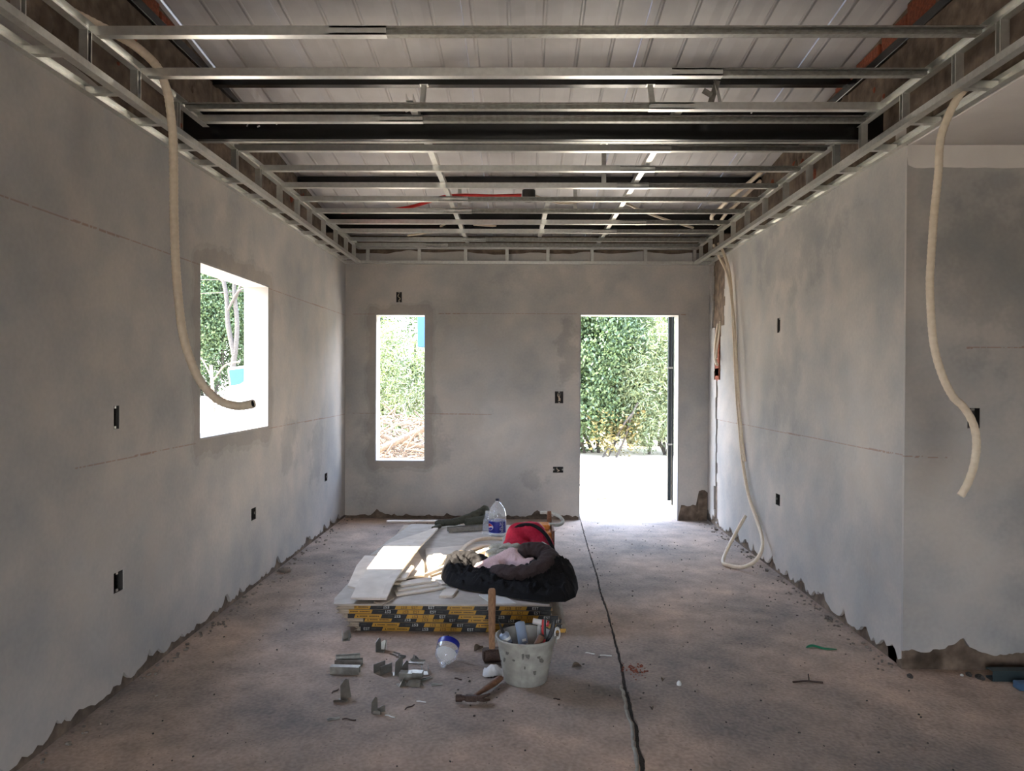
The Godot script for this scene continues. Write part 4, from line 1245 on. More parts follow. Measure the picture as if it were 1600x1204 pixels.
func build_stack() -> void:
	var tape := tape_material()
	var xs := [[-0.933, 0.257], [-0.976, 0.235], [-0.99, 0.232], [-1.005, 0.213], [-1.035, 0.172], [-1.04, 0.177]]
	var zs := [-4.352, -4.349, -4.362, -4.345, -4.350, -4.354]
	var start := [-0.498, -0.555, -0.60, -0.655, -0.71, -0.72]   # where a yellow block begins
	var ord := ["lowest of the stack", "second from the bottom", "third from the bottom", "fourth from the bottom", "fifth from the bottom", "topmost of the stack"]
	for k in 6:
		var t := thing("plasterboard_pair", "taped pair of plasterboards with yellow and black end tape, " + ord[k], "plasterboard", Vector3(0, 0.0246 * k, 0), 0.0, "plasterboards in the stack")
		for j in 2:
			var b := MB.new()
			b.aabb(Vector3(xs[k][0] + 0.004 * j, 0.0123 * j + 0.0004, zs[k] - 2.4), Vector3(xs[k][1] - 0.003 * j, 0.0123 * (j + 1) - 0.0002, zs[k] - 0.001), 0.001)
			obj("board", b, M.gypsum_back, t)
		var tp := MB.new()
		var a: float = xs[k][0] + 0.02 + 0.035 * (k % 3)
		var e: float = xs[k][1] - 0.004
		var u0: float = (a - start[k]) / 0.59
		var u1: float = (e - start[k]) / 0.59
		var z: float = zs[k] + 0.0006
		tp.quad(Vector3(a, 0.0002, z), Vector3(e, 0.0002, z), Vector3(e, 0.0244, z), Vector3(a, 0.0244, z), Vector3.BACK, Vector2(u0, 0.98), Vector2(u1, 0.98), Vector2(u1, 0.02), Vector2(u0, 0.02))
		tp.quad(Vector3(a, 0.001, z - 0.0005), Vector3(e, 0.001, z - 0.0005), Vector3(e, 0.0235, z - 0.0005), Vector3(a, 0.0235, z - 0.0005), Vector3.FORWARD, Vector2(u0, 0.98), Vector2(u1, 0.98), Vector2(u1, 0.02), Vector2(u0, 0.02))
		obj("end_tape", tp, tape, t)
		# scuffed paper at the corner
		for j in 2:
			var s := MB.new()
			s.box(xf(Vector3(xs[k][0] - 0.004 + 0.006 * j, 0.0065 + 0.011 * j, zs[k] - 0.005), 25 - 40 * j, 0, 15 - 30 * j), Vector3(0.03, 0.004, 0.012), 0.001)
			obj("frayed_corner", s, M.gypsum_back, t)
	var y := 0.0246 * 6 + 0.0006
	board("top_board", "full sheet of plasterboard lying loose on the stack", [Vector2(-1.085, -4.44), Vector2(-1.062, -4.335), Vector2(-0.4, -4.34), Vector2(0.16, -4.352), Vector2(0.165, -4.44), Vector2(0.235, -4.95), Vector2(0.235, -6.72), Vector2(-0.97, -6.74), Vector2(-1.06, -6.0)], y, M.gypsum_grey, 0.0095)
	y += 0.0105
	board("back_board", "bluish grey plasterboard sheet at the back left of the stack", [Vector2(-1.085, -5.50), Vector2(-0.90, -5.55), Vector2(-0.80, -5.85), Vector2(-0.735, -6.42), Vector2(-0.735, -6.66), Vector2(-0.92, -6.66), Vector2(-1.05, -5.85)], y, M.gypsum_grey)
	board("wide_offcut", "wide pale plasterboard offcut in the middle of the stack", [Vector2(-0.72, -5.72), Vector2(-0.34, -5.90), Vector2(-0.12, -5.86), Vector2(-0.18, -4.93), Vector2(-0.49, -4.74), Vector2(-0.60, -4.95)], y, M.gypsum, 0.0095)
	board("left_offcut", "pale plasterboard offcut poking out at left under the long strip", [Vector2(-1.12, -5.47), Vector2(-0.95, -5.46), Vector2(-0.88, -5.2), Vector2(-0.98, -4.62), Vector2(-1.06, -4.67), Vector2(-1.115, -5.18)], y, M.gypsum)
	var y2 := y + 0.0135
	board("square_offcut", "bright square plasterboard offcut right of the long strip", [Vector2(-0.76, -5.60), Vector2(-0.66, -5.2), Vector2(-0.62, -4.90), Vector2(-0.84, -4.76), Vector2(-0.86, -5.2)], y2, M.gypsum)
	board("notched_offcut", "bright plasterboard offcut with snipped corners in the middle", [Vector2(-0.63, -5.48), Vector2(-0.58, -5.50), Vector2(-0.535, -5.38), Vector2(-0.54, -5.2), Vector2(-0.59, -5.0), Vector2(-0.605, -4.98)], y2, M.gypsum)
	var y3 := y2 + 0.040
	board("under_strip", "plasterboard strip hidden below the bowed strip, its right edge showing", [Vector2(-0.93, -4.62), Vector2(-0.735, -4.64), Vector2(-0.72, -5.10), Vector2(-0.90, -5.12)], y2 + 0.0138, M.gypsum_back)
	board("under_strip", "second narrower plasterboard strip below the bowed strip", [Vector2(-0.95, -4.66), Vector2(-0.71, -4.70), Vector2(-0.70, -5.0), Vector2(-0.93, -5.3)], y2 + 0.0268, M.gypsum)
	# long flexed strip: three joined lengths read as one bent board
	long_strip(y3)
	board("slim_batten_offcut", "slim plasterboard strip lying slantwise towards the dark jacket", [Vector2(-0.615, -4.86), Vector2(-0.60, -4.93), Vector2(-0.22, -5.60), Vector2(-0.19, -5.55)], [y2 + 0.002, y2 + 0.002, y2 + 0.03, y2 + 0.03], M.gypsum, 0.022)
	board("short_strip_offcut", "short plasterboard strip stacked left of the jacket, upper", [Vector2(-0.77, -4.68), Vector2(-0.57, -4.80), Vector2(-0.55, -4.71), Vector2(-0.72, -4.61)], y + 0.022, M.gypsum, 0.0125)
	board("short_strip_offcut", "short plasterboard strip stacked left of the jacket, middle", [Vector2(-0.75, -4.61), Vector2(-0.52, -4.73), Vector2(-0.505, -4.68), Vector2(-0.73, -4.55)], y + 0.0115, M.gypsum, 0.0095)
	board("short_strip_offcut", "short plasterboard strip stacked left of the jacket, lowest", [Vector2(-0.76, -4.58), Vector2(-0.63, -4.66), Vector2(-0.505, -4.715), Vector2(-0.46, -4.66), Vector2(-0.60, -4.56), Vector2(-0.73, -4.49)], y + 0.0003, M.gypsum, 0.0105)
	board("small_square_offcut", "small square plasterboard offcut on the front of the stack", [Vector2(-0.48, -4.47), Vector2(-0.40, -4.47), Vector2(-0.385, -4.63), Vector2(-0.465, -4.62)], y, M.gypsum)
	board("white_offcut", "white plasterboard offcut at the front edge beside the mallet handle", [Vector2(-0.25, -4.52), Vector2(-0.12, -4.54), Vector2(-0.03, -4.35), Vector2(-0.16, -4.33)], y, M.white_plastic, 0.008)
	board("thin_scrap", "curled paper-faced plasterboard scrap under the long strip's front end", [Vector2(-0.84, -4.36), Vector2(-0.78, -4.30), Vector2(-0.735, -4.42), Vector2(-0.79, -4.50)], [y, y, y + 0.004, y + 0.004], M.gypsum_back, 0.008)
	board("edge_strip", "long white plasterboard strip sticking out at the far left of stack", [Vector2(-1.20, -6.86), Vector2(-0.45, -6.90), Vector2(-0.45, -6.86), Vector2(-1.20, -6.80)], 0.16, M.gypsum, 0.01)
	# support for the strip's far end is the bluish sheet; a grey metal channel lies behind
	var ch := MB.new()
	ch.bar(c_section(0.04, 0.07, 0.0014, 0.008), Vector3(-0.60, y + 0.001, -6.36), Vector3(-0.24, y + 0.001, -6.50), Vector3(0, 1, 0), Vector3(-0.36, 0, -0.93).normalized())
	tag(obj("steel_channel", ch, M.steel_dull), "short grey steel channel lying on the stack before the olive cloth", "metal channel")
	build_stack_things(y)

func long_strip(y: float) -> void:
	var mb := MB.new()
	var top := func(u: float, v: float) -> Vector3:
		var z := lerpf(-4.345, -6.42, v)
		var xl := lerpf(-0.97, -0.74, pow(v, 1.5))
		var xr := lerpf(-0.765, -0.70, v)
		if v < 0.6:
			xl = lerpf(-0.968, -0.99, v / 0.6)
		else:
			xl = lerpf(-0.99, -0.735, (v - 0.6) / 0.4)
		return Vector3(lerpf(xl, xr, u), y + 0.0130 + 0.010 * sin(v * PI) - 0.036 * smoothstep(0.45, 1.0, v) - 0.034 * smoothstep(0.12, 0.0, v), z)
	mb.grid(top, 6, 24, true)
	mb.grid(func(u, v): return top.call(u, v) - Vector3(0, 0.0125, 0), 6, 24, false)
	for e in [0.0, 1.0]:
		for k in 24:
			var a: Vector3 = top.call(e, k / 24.0)
			var b: Vector3 = top.call(e, (k + 1) / 24.0)
			var d := Vector3(0, -0.0125, 0)
			mb.quad(a, b, b + d, a + d, Vector3(-1 if e == 0.0 else 1, 0, 0))
		for k in 6:
			var a: Vector3 = top.call(k / 6.0, e)
			var b: Vector3 = top.call((k + 1) / 6.0, e)
			var d := Vector3(0, -0.0125, 0)
			mb.quad(a, b, b + d, a + d, Vector3(0, 0, 1 if e == 0.0 else -1))
	tag(obj("long_strip", mb, M.gypsum), "long bowed plasterboard strip lying lengthwise over the left offcuts", "plasterboard")

func label_material() -> StandardMaterial3D:
	# printed band of the bottle: blue with a round emblem and an upright word
	var w := 512
	var h := 160
	var im := Image.create(w, h, false, Image.FORMAT_RGB8)
	im.fill(Color(0.03, 0.10, 0.50))
	im.fill_rect(Rect2i(0, 0, w, 5), Color(0.55, 0.62, 0.80))
	im.fill_rect(Rect2i(0, h - 5, w, 5), Color(0.55, 0.62, 0.80))
	for rep in 2:
		var cx := 52 + rep * 256
		for y in range(-46, 47):
			for x in range(-46, 47):
				var r := sqrt(x * x + y * y)
				if r > 46.0:
					continue
				var wv := 7.0 * sin(x * 0.07)
				var c := Color(0.86, 0.86, 0.86)
				if r < 41.0:
					if y < -9.0 + wv:
						c = Color(0.74, 0.05, 0.10)
					elif y > 11.0 + wv:
						c = Color(0.02, 0.14, 0.62)
				im.set_pixel(posmod(cx + x, w), clampi(80 + y, 0, h - 1), c)
		# the word runs up the label: draw it sideways
		var word := "PEPSI"
		var run := 0
		for ch in word:
			var g: Array = GLYPH[ch]
			for r in 7:
				for k in g[r].length():
					if g[r][k] == "#":
						im.fill_rect(Rect2i(posmod(cx + 112 + r * 5, w - 6), h - 18 - (run + k) * 5, 5, 5), Color(0.80, 0.82, 0.86))
			run += g[0].length() + 1
	var m := std(Color.WHITE, 0.35)
	m.albedo_texture = ImageTexture.create_from_image(im)
	return m

func build_stack_things(y: float) -> void:
	# ---- plastic bottle
	var t := thing("plastic_bottle", "large clear plastic bottle with a blue label standing on the stack", "bottle", Vector3(-0.198, y + 0.001, -6.24), 0.0)
	var mb := MB.new()
	mb.lathe(PackedVector2Array([Vector2(0.0, 0.012), Vector2(0.03, 0.004), Vector2(0.055, 0.0), Vector2(0.068, 0.012), Vector2(0.0705, 0.03), Vector2(0.0705, 0.135), Vector2(0.073, 0.150), Vector2(0.072, 0.17), Vector2(0.067, 0.20), Vector2(0.055, 0.235), Vector2(0.035, 0.262), Vector2(0.018, 0.278), Vector2(0.013, 0.287), Vector2(0.013, 0.300)]), Transform3D(), 36)
	obj("bottle_body", mb, M.clear, t)
	mb = MB.new()
	mb.lathe(PackedVector2Array([Vector2(0.0713, 0.035), Vector2(0.0713, 0.130)]), Transform3D(Basis(Vector3.UP, deg_to_rad(68.0)), Vector3.ZERO), 48)
	obj("paper_label", mb, label_material(), t)
	mb = MB.new()
	mb.lathe(PackedVector2Array([Vector2(0.0148, 0.288), Vector2(0.0155, 0.290), Vector2(0.0155, 0.303), Vector2(0.014, 0.305), Vector2(0.0, 0.305)]), Transform3D(), 20)
	obj("bottle_cap", mb, M.navy, t)
	# ---- clear cup beside it
	t = thing("plastic_cup", "clear crushed plastic beaker leaning beside the blue-label bottle", "cup", Vector3(-0.292, y + 0.001, -6.33))
	mb = MB.new()
	mb.lathe(PackedVector2Array([Vector2(0.0, 0.0), Vector2(0.03, 0.0), Vector2(0.032, 0.01), Vector2(0.038, 0.06), Vector2(0.036, 0.12), Vector2(0.026, 0.16), Vector2(0.027, 0.19), Vector2(0.0255, 0.19)]), xf(Vector3.ZERO, 0, 0, -6), 24)
	obj("cup_body", mb, M.clear, t)
	# ---- black jacket with brown sleeves
	var wn := noise(26.0, 61, 3)
	var fold := noise(9.0, 62, 2)
	var crease := func(p: Vector3) -> float: return 0.020 * (absf(wn.get_noise_3d(p.x * 0.55, p.y * 0.9, p.z * 0.8)) - 0.22) + 0.022 * fold.get_noise_3dv(p)
	t = thing("black_jacket", "crumpled black jacket thrown over the front right of the stack", "jacket", Vector3(0, y, -4.6))
	var o := Vector3(0, -y, 4.6)
	var fy := y + 0.0112
	var lump := func(p: Vector2, c: Vector2, rx: float, rz: float, h: float) -> float:
		return h * exp(-pow((p.x - c.x) / rx, 2.0) - pow((p.y - c.y) / rz, 2.0))
	var jh := func(p: Vector2) -> float:
		var h := 0.045
		h += lump.call(p, Vector2(-0.42, -4.92), 0.12, 0.12, 0.075)
		h += lump.call(p, Vector2(0.20, -4.72), 0.17, 0.20, 0.12)
		h += lump.call(p, Vector2(0.0, -4.62), 0.22, 0.10, 0.055)
		h += lump.call(p, Vector2(-0.22, -4.72), 0.15, 0.12, 0.035)
		var wx := p.x + 0.05 * fold.get_noise_2d(p.x * 0.6, p.y * 0.6)
		var wz := p.y + 0.05 * fold.get_noise_2d(p.x * 0.6 + 30.0, p.y * 0.6)
		var rd := 1.0 - absf(fold.get_noise_2d(wx * 0.75 + wz * 0.5, wz * 1.3 - wx * 0.6))
		h += 0.030 * pow(rd, 5.0) - 0.012
		var r2 := 1.0 - absf(wn.get_noise_2d(wx * 0.35 - wz * 0.25, wz * 0.8))
		h += 0.012 * pow(r2, 4.0)
		return h
	mb = MB.new()
	drape(mb, [Vector2(-0.50, -5.02), Vector2(-0.515, -4.88), Vector2(-0.47, -4.74), Vector2(-0.38, -4.63), Vector2(-0.25, -4.56), Vector2(-0.12, -4.48), Vector2(0.02, -4.41), Vector2(0.14, -4.365), Vector2(0.25, -4.37), Vector2(0.315, -4.47), Vector2(0.345, -4.66), Vector2(0.32, -4.86), Vector2(0.24, -5.02), Vector2(0.08, -5.04), Vector2(-0.08, -4.98), Vector2(-0.2, -4.94), Vector2(-0.3, -5.04), Vector2(-0.42, -5.09)], fy, jh, 0.0085, 0.055)
	obj("jacket_body", moved(mb, o), M.black_cloth, t)
	var cr2 := func(p: Vector3) -> float: return 0.016 * (absf(wn.get_noise_3d(p.x * 1.4, p.y * 0.5, p.z * 0.5)) - 0.22)
	for q in [[[Vector3(-0.155, 0.262, -4.70), Vector3(-0.13, 0.272, -4.64), Vector3(-0.06, 0.275, -4.585), Vector3(0.03, 0.285, -4.57), Vector3(0.11, 0.31, -4.60), Vector3(0.165, 0.335, -4.68), Vector3(0.16, 0.345, -4.78), Vector3(0.10, 0.36, -4.84), Vector3(0.03, 0.355, -4.86), Vector3(-0.005, 0.325, -4.85)], [0.040, 0.052, 0.055, 0.056, 0.058, 0.058, 0.055, 0.05, 0.048, 0.04]],
		[[Vector3(-0.48, 0.245, -4.97), Vector3(-0.42, 0.265, -4.99), Vector3(-0.33, 0.268, -4.98), Vector3(-0.25, 0.252, -4.93), Vector3(-0.20, 0.235, -4.87)], [0.045, 0.058, 0.058, 0.05, 0.036]]]:
		mb = MB.new()
		sleeve(mb, q[0], q[1], wn)
		obj("sleeve", moved(mb, o), M.brown_cloth if q[0].size() > 6 else M.black_cloth, t)
	var zip := MB.new()
	zip.tube(smooth_path([Vector3(0.13, 0.40, -4.88), Vector3(0.17, 0.385, -4.82), Vector3(0.19, 0.36, -4.76)], 5), 0.006, 6)
	var zv := MB.new()
	for p in zip.v:
		zv.v.append(p + o)
	zv.n = zip.n; zv.t = zip.t
	obj("zip_tape", zv, M.pale_cloth, t)
	# ---- pale pink garment and green tag between the sleeves
	t = thing("pink_garment", "pale pink crumpled garment tucked inside the black jacket", "garment", Vector3(-0.06, y, -4.85))
	mb = MB.new()
	blob(mb, [[Vector3(-0.26, 0.225, -4.88), Vector3(-0.19, 0.24, -4.88), 0.045, 0.05], [Vector3(-0.19, 0.245, -4.88), Vector3(-0.06, 0.30, -4.90), 0.052, 0.06], [Vector3(-0.06, 0.29, -4.88), Vector3(-0.02, 0.285, -4.80), 0.05, 0.05], [Vector3(-0.21, 0.225, -4.76), Vector3(-0.15, 0.24, -4.80), 0.035, 0.045], [Vector3(0.02, 0.29, -4.74), Vector3(0.06, 0.30, -4.72), 0.035, 0.04]], 0.010, 0.03, cr2, fy)
	obj("cloth", moved(mb, Vector3(0.06, -y, 4.85)), M.pink_cloth, t)
	mb = MB.new()
	mb.box(xf(Vector3(0.035, 0.105, 0.235), 0, -20, 12), Vector3(0.026, 0.016, 0.004), 0.001)
	obj("green_tag", mb, M.green_plastic, t)
	# ---- red bag with dark trim
	t = thing("red_bag", "crimson cloth bag with dark piping slumped behind the jacket", "bag", Vector3(0.05, y, -5.4))
	mb = MB.new()
	var cr3 := func(p: Vector3) -> float: return 0.026 * (absf(fold.get_noise_3d(p.x * 1.3 + p.y, p.y * 0.5, p.z)) - 0.2)
	blob(mb, [[Vector3(-0.10, 0.23, -5.34), Vector3(-0.02, 0.33, -5.46), 0.05, 0.075], [Vector3(-0.02, 0.33, -5.46), Vector3(0.08, 0.335, -5.46), 0.075, 0.08], [Vector3(0.08, 0.335, -5.46), Vector3(0.16, 0.26, -5.38), 0.08, 0.07], [Vector3(-0.02, 0.24, -5.34), Vector3(0.13, 0.23, -5.30), 0.075, 0.08], [Vector3(0.0, 0.22, -5.5), Vector3(0.14, 0.22, -5.5), 0.09, 0.09]], 0.0125, 0.04, cr3, fy)
	obj("bag_body", moved(mb, Vector3(-0.05, -y, 5.4)), M.red_cloth, t)
	for q in [[Vector3(-0.10, 0.26, -5.37), Vector3(-0.05, 0.375, -5.42), Vector3(0.02, 0.408, -5.42), Vector3(0.10, 0.40, -5.40), Vector3(0.17, 0.35, -5.35), Vector3(0.215, 0.27, -5.30), Vector3(0.225, 0.21, -5.27)], [Vector3(-0.10, 0.22, -5.29), Vector3(-0.04, 0.225, -5.26), Vector3(0.02, 0.205, -5.245), Vector3(0.08, 0.225, -5.225), Vector3(0.16, 0.22, -5.22)]]:
		mb = MB.new()
		mb.tube(smooth_path(q, 5), 0.013, 8)
		obj("piping", moved(mb, Vector3(-0.05, -y, 5.4)), M.black_cloth, t)
	mb = MB.new()
	blob(mb, [[Vector3(0.16, 0.25, -5.16), Vector3(0.22, 0.21, -5.08), 0.055, 0.05], [Vector3(0.10, 0.26, -5.12), Vector3(0.16, 0.25, -5.16), 0.045, 0.055]], 0.012, 0.03, cr3, fy)
	obj("side_pocket", moved(mb, Vector3(-0.05, -y, 5.4)), M.black_cloth, t)
	# ---- pale grey pleated cloth in front of the bottle
	t = thing("pleated_cloth", "pale grey pleated cloth heaped between bottle and pink garment", "cloth", Vector3(-0.12, y + 0.0098, -5.17))
	rng.seed = 88
	for r in 4:
		for c in 3:
			mb = MB.new()
			var px := -0.075 + c * 0.06 + 0.02 * (r % 2)
			blob(mb, [[Vector3(px - 0.024, 0.055 + 0.022 * r, 0.14 - 0.06 * r), Vector3(px + 0.024, 0.06 + 0.022 * r + rng.randf_range(-0.004, 0.004), 0.13 - 0.06 * r), 0.026, 0.028]], 0.009, 0.01, func(_p): return 0.0)
			obj("pleat", mb, M.pale_cloth, t)
	mb = MB.new()
	mb.prism(PackedVector2Array([Vector2(-0.16, 0.001), Vector2(0.10, 0.001), Vector2(0.10, 0.12), Vector2(-0.16, 0.035)]), Transform3D(Basis(Vector3(0, 0, -1), Vector3.UP, Vector3.RIGHT), Vector3(-0.10, 0, 0)), 0.19)
	obj("fold_base", mb, M.pale_cloth, t)
	# ---- olive cloth at the back
	t = thing("olive_cloth", "dark olive cloth twisted in a heap at the back of stack", "cloth", Vector3(-0.42, y, -6.68))
	mb = MB.new()
	blob(mb, [[Vector3(-0.72, 0.195, -6.58), Vector3(-0.58, 0.20, -6.62), 0.028, 0.03], [Vector3(-0.58, 0.20, -6.62), Vector3(-0.42, 0.245, -6.66), 0.03, 0.035], [Vector3(-0.42, 0.245, -6.66), Vector3(-0.32, 0.305, -6.68), 0.035, 0.03], [Vector3(-0.46, 0.20, -6.60), Vector3(-0.30, 0.23, -6.60), 0.035, 0.04], [Vector3(-0.32, 0.30, -6.68), Vector3(-0.27, 0.22, -6.62), 0.03, 0.04], [Vector3(-0.70, 0.185, -6.5), Vector3(-0.74, 0.18, -6.44), 0.024, 0.02]], 0.010, 0.02, func(p): return 0.015 * (absf(wn.get_noise_3dv(p)) - 0.2), fy)
	obj("cloth", moved(mb, Vector3(0.42, -y, 6.68)), M.olive_cloth, t)
	# ---- cream tube bends lying about
	for q in [["bent cream conduit offcut lying before the bottle, upper", [Vector3(-0.44, y + 0.026, -5.55), Vector3(-0.42, y + 0.027, -5.75), Vector3(-0.36, y + 0.03, -5.92), Vector3(-0.27, y + 0.035, -5.98), Vector3(-0.15, y + 0.03, -5.98)], 0.014], ["bent cream conduit offcut lying before the bottle, lower", [Vector3(-0.40, y + 0.025, -5.50), Vector3(-0.36, y + 0.025, -5.62), Vector3(-0.29, y + 0.025, -5.72), Vector3(-0.17, y + 0.025, -5.75)], 0.014]]:
		mb = MB.new()
		mb.tube(smooth_path(q[1], 6), q[2], 10)
		tag(obj("conduit_offcut", mb, M.conduit), q[0], "conduit")
	# ---- orange tool case at the right edge, with handle and pale pipe loop
	t = thing("orange_case", "worn orange tool case standing at the far right edge of stack", "tool case", Vector3(0.17, y, -5.85))
	mb = MB.new()
	mb.aabb(Vector3(-0.06, 0.001, -0.22), Vector3(0.05, 0.15, 0.20), 0.008)
	obj("case_body", mb, M.orange, t)
	mb = MB.new()
	mb.aabb(Vector3(0.051, 0.0, -0.20), Vector3(0.07, 0.17, 0.24), 0.004)
	obj("side_board", mb, M.dark_wood, t)
	mb = MB.new()
	mb.aabb(Vector3(-0.05, 0.151, -0.02), Vector3(0.04, 0.19, 0.12), 0.01)
	obj("latch_block", mb, M.orange, t)
	mb = MB.new()
	mb.tube(PackedVector3Array([Vector3(0.04, 0.145, -0.06), Vector3(0.042, 0.20, -0.055), Vector3(0.04, 0.265, -0.05)]), PackedFloat32Array([0.016, 0.019, 0.015]), 12)
	obj("grip", mb, M.dark_wood, t)
	mb = MB.new()
	mb.tube(smooth_path([Vector3(-0.02, 0.21, -0.30), Vector3(0.05, 0.215, -0.26), Vector3(0.12, 0.20, -0.20), Vector3(0.15, 0.175, -0.12), Vector3(0.11, 0.165, -0.02), Vector3(0.03, 0.175, 0.0)], 6), 0.013, 10)
	tag(obj("pipe_loop", moved(mb, Vector3(0.17, y, -5.85)), M.pale_cloth), "pale bent pipe loop over the orange tool case", "pipe")

# cloth lying on something: an outline in plan (x, z), a height over each point, rolled edges
func drape(mb: MB, outline: Array, base: float, hf: Callable, cell: float, edge: float) -> void:
	var poly := PackedVector2Array()
	var lo := Vector2(1e9, 1e9)
	var hi := -lo
	for q in outline:
		poly.append(q)
		lo = lo.min(q); hi = hi.max(q)
	lo -= Vector2.ONE * cell * 1.5
	var nx := int((hi.x - lo.x) / cell) + 3
	var nz := int((hi.y - lo.y) / cell) + 3
	var pts := []
	var ins := []
	for j in nz:
		var row := PackedVector3Array()
		var irow := []
		for i in nx:
			var p := lo + Vector2(i, j) * cell
			var d := 1e9
			var near := p
			for k in poly.size():
				var c := Geometry2D.get_closest_point_to_segment(p, poly[k], poly[(k + 1) % poly.size()])
				if c.distance_to(p) < d:
					d = c.distance_to(p)
					near = c
			var inside := Geometry2D.is_point_in_polygon(p, poly)
			var y := base
			if inside:
				var f := 1.0 - minf(d / edge, 1.0)
				y += maxf(0.002, float(hf.call(p)) * sqrt(maxf(0.0, 1.0 - f * f)))
			elif d < cell * 1.5:
				p = near
			row.append(Vector3(p.x, y, p.y))
			irow.append(inside)
		pts.append(row)
		ins.append(irow)
	var nrm := []
	for j in nz:
		var row := PackedVector3Array()
		for i in nx:
			var a: Vector3 = pts[j][mini(i + 1, nx - 1)] - pts[j][maxi(i - 1, 0)]
			var b: Vector3 = pts[mini(j + 1, nz - 1)][i] - pts[maxi(j - 1, 0)][i]
			row.append(b.cross(a).normalized())
		nrm.append(row)
	for j in nz - 1:
		for i in nx - 1:
			if not (ins[j][i] or ins[j][i + 1] or ins[j + 1][i] or ins[j + 1][i + 1]):
				continue
			mb.tri(pts[j][i], pts[j][i + 1], pts[j + 1][i + 1], nrm[j][i], nrm[j][i + 1], nrm[j + 1][i + 1])
			mb.tri(pts[j][i], pts[j + 1][i + 1], pts[j + 1][i], nrm[j][i], nrm[j + 1][i + 1], nrm[j + 1][i])
	var idx := Geometry2D.triangulate_polygon(poly)
	for i in range(0, idx.size(), 3):
		var q := []
		for k in 3:
			q.append(Vector3(poly[idx[i + k]].x, base, poly[idx[i + k]].y))
		mb.tri(q[0], q[1], q[2], Vector3.DOWN, Vector3.DOWN, Vector3.DOWN)

# a stuffed sleeve: a tube gathered in rings and dented
func sleeve(mb: MB, path: Array, rad: Array, wn: FastNoiseLite) -> void:
	var pp := smooth_path(path, 12)
	var m := pp.size()
	var rr := []
	for i in m:
		var f := float(i) / (m - 1) * (rad.size() - 1)
		var k := mini(int(f), rad.size() - 2)
		var r := lerpf(rad[k], rad[k + 1], f - k)
		var e := minf(float(i), float(m - 1 - i)) / 5.0
		rr.append(r * sqrt(clampf(1.0 - pow(1.0 - minf(e, 1.0), 2.0), 0.02, 1.0)))
	var fr := []
	var up := Vector3.UP
	for i in m:
		var d := (pp[mini(i + 1, m - 1)] - pp[maxi(i - 1, 0)]).normalized()
		var s := d.cross(up).normalized()
		up = s.cross(d).normalized()
		fr.append([s, up])
	mb.grid(func(u, v):
		var i := int(round(v * (m - 1)))
		var a: float = u * TAU
		var dir: Vector3 = fr[i][0] * cos(a) + fr[i][1] * sin(a) * 0.82
		var n1 := absf(wn.get_noise_3d(i * 0.022, cos(a) * 0.035, sin(a) * 0.035))
		var n2 := wn.get_noise_3d(i * 0.006 + 5.0, cos(a) * 0.03, sin(a) * 0.03)
		return pp[i] + dir * float(rr[i]) * (1.0 + 0.16 * (0.3 - n1) + 0.28 * n2), 28, m - 1, true)

func moved(mb: MB, o: Vector3) -> MB:
	var r := MB.new()
	for p in mb.v:
		r.v.append(p + o)
	r.n = mb.n
	r.t = mb.t
	return r

# ------------------------------------------------------------------ things on the floor
func c_scrap(label: String, p: Vector3, yaw: float, ln: float, tilt := 0.0, roll := 0.0, w := 0.035, h := 0.034) -> void:
	var mb := MB.new()
	mb.bar(u_section(w, h, 0.0013), Vector3(-w / 2, 0, -ln / 2), Vector3(-w / 2, 0, ln / 2), Vector3.RIGHT, Vector3.UP)
	var t := obj("metal_scrap", mb, M.steel_dull)
	t.transform = xf(p, yaw, tilt, roll)
	tag(t, label, "metal scrap", "metal profile scraps on the floor")

func bent_scrap(label: String, p: Vector3, yaw: float, tabs: Array) -> void:
	# a snipped profile end: a base plate with torn tabs bent up
	var mb := MB.new()
	mb.box(xf(Vector3(0, 0.0012, 0), 0, 0, 0), Vector3(0.035, 0.0014, 0.045))
	for q in tabs:
		mb.prism(PackedVector2Array([Vector2(-q[2] / 2, 0), Vector2(q[2] / 2, 0), Vector2(q[2] * 0.46, q[3] * 0.9), Vector2(q[2] * 0.2, q[3]), Vector2(-q[2] * 0.36, q[3] * 0.72)]), xf(Vector3(q[0], 0.001, q[1]), q[4], q[5]), 0.0013)
	var t := obj("metal_scrap", mb, M.steel_dull)
	t.transform = xf(p, yaw)
	tag(t, label, "metal scrap", "metal profile scraps on the floor")

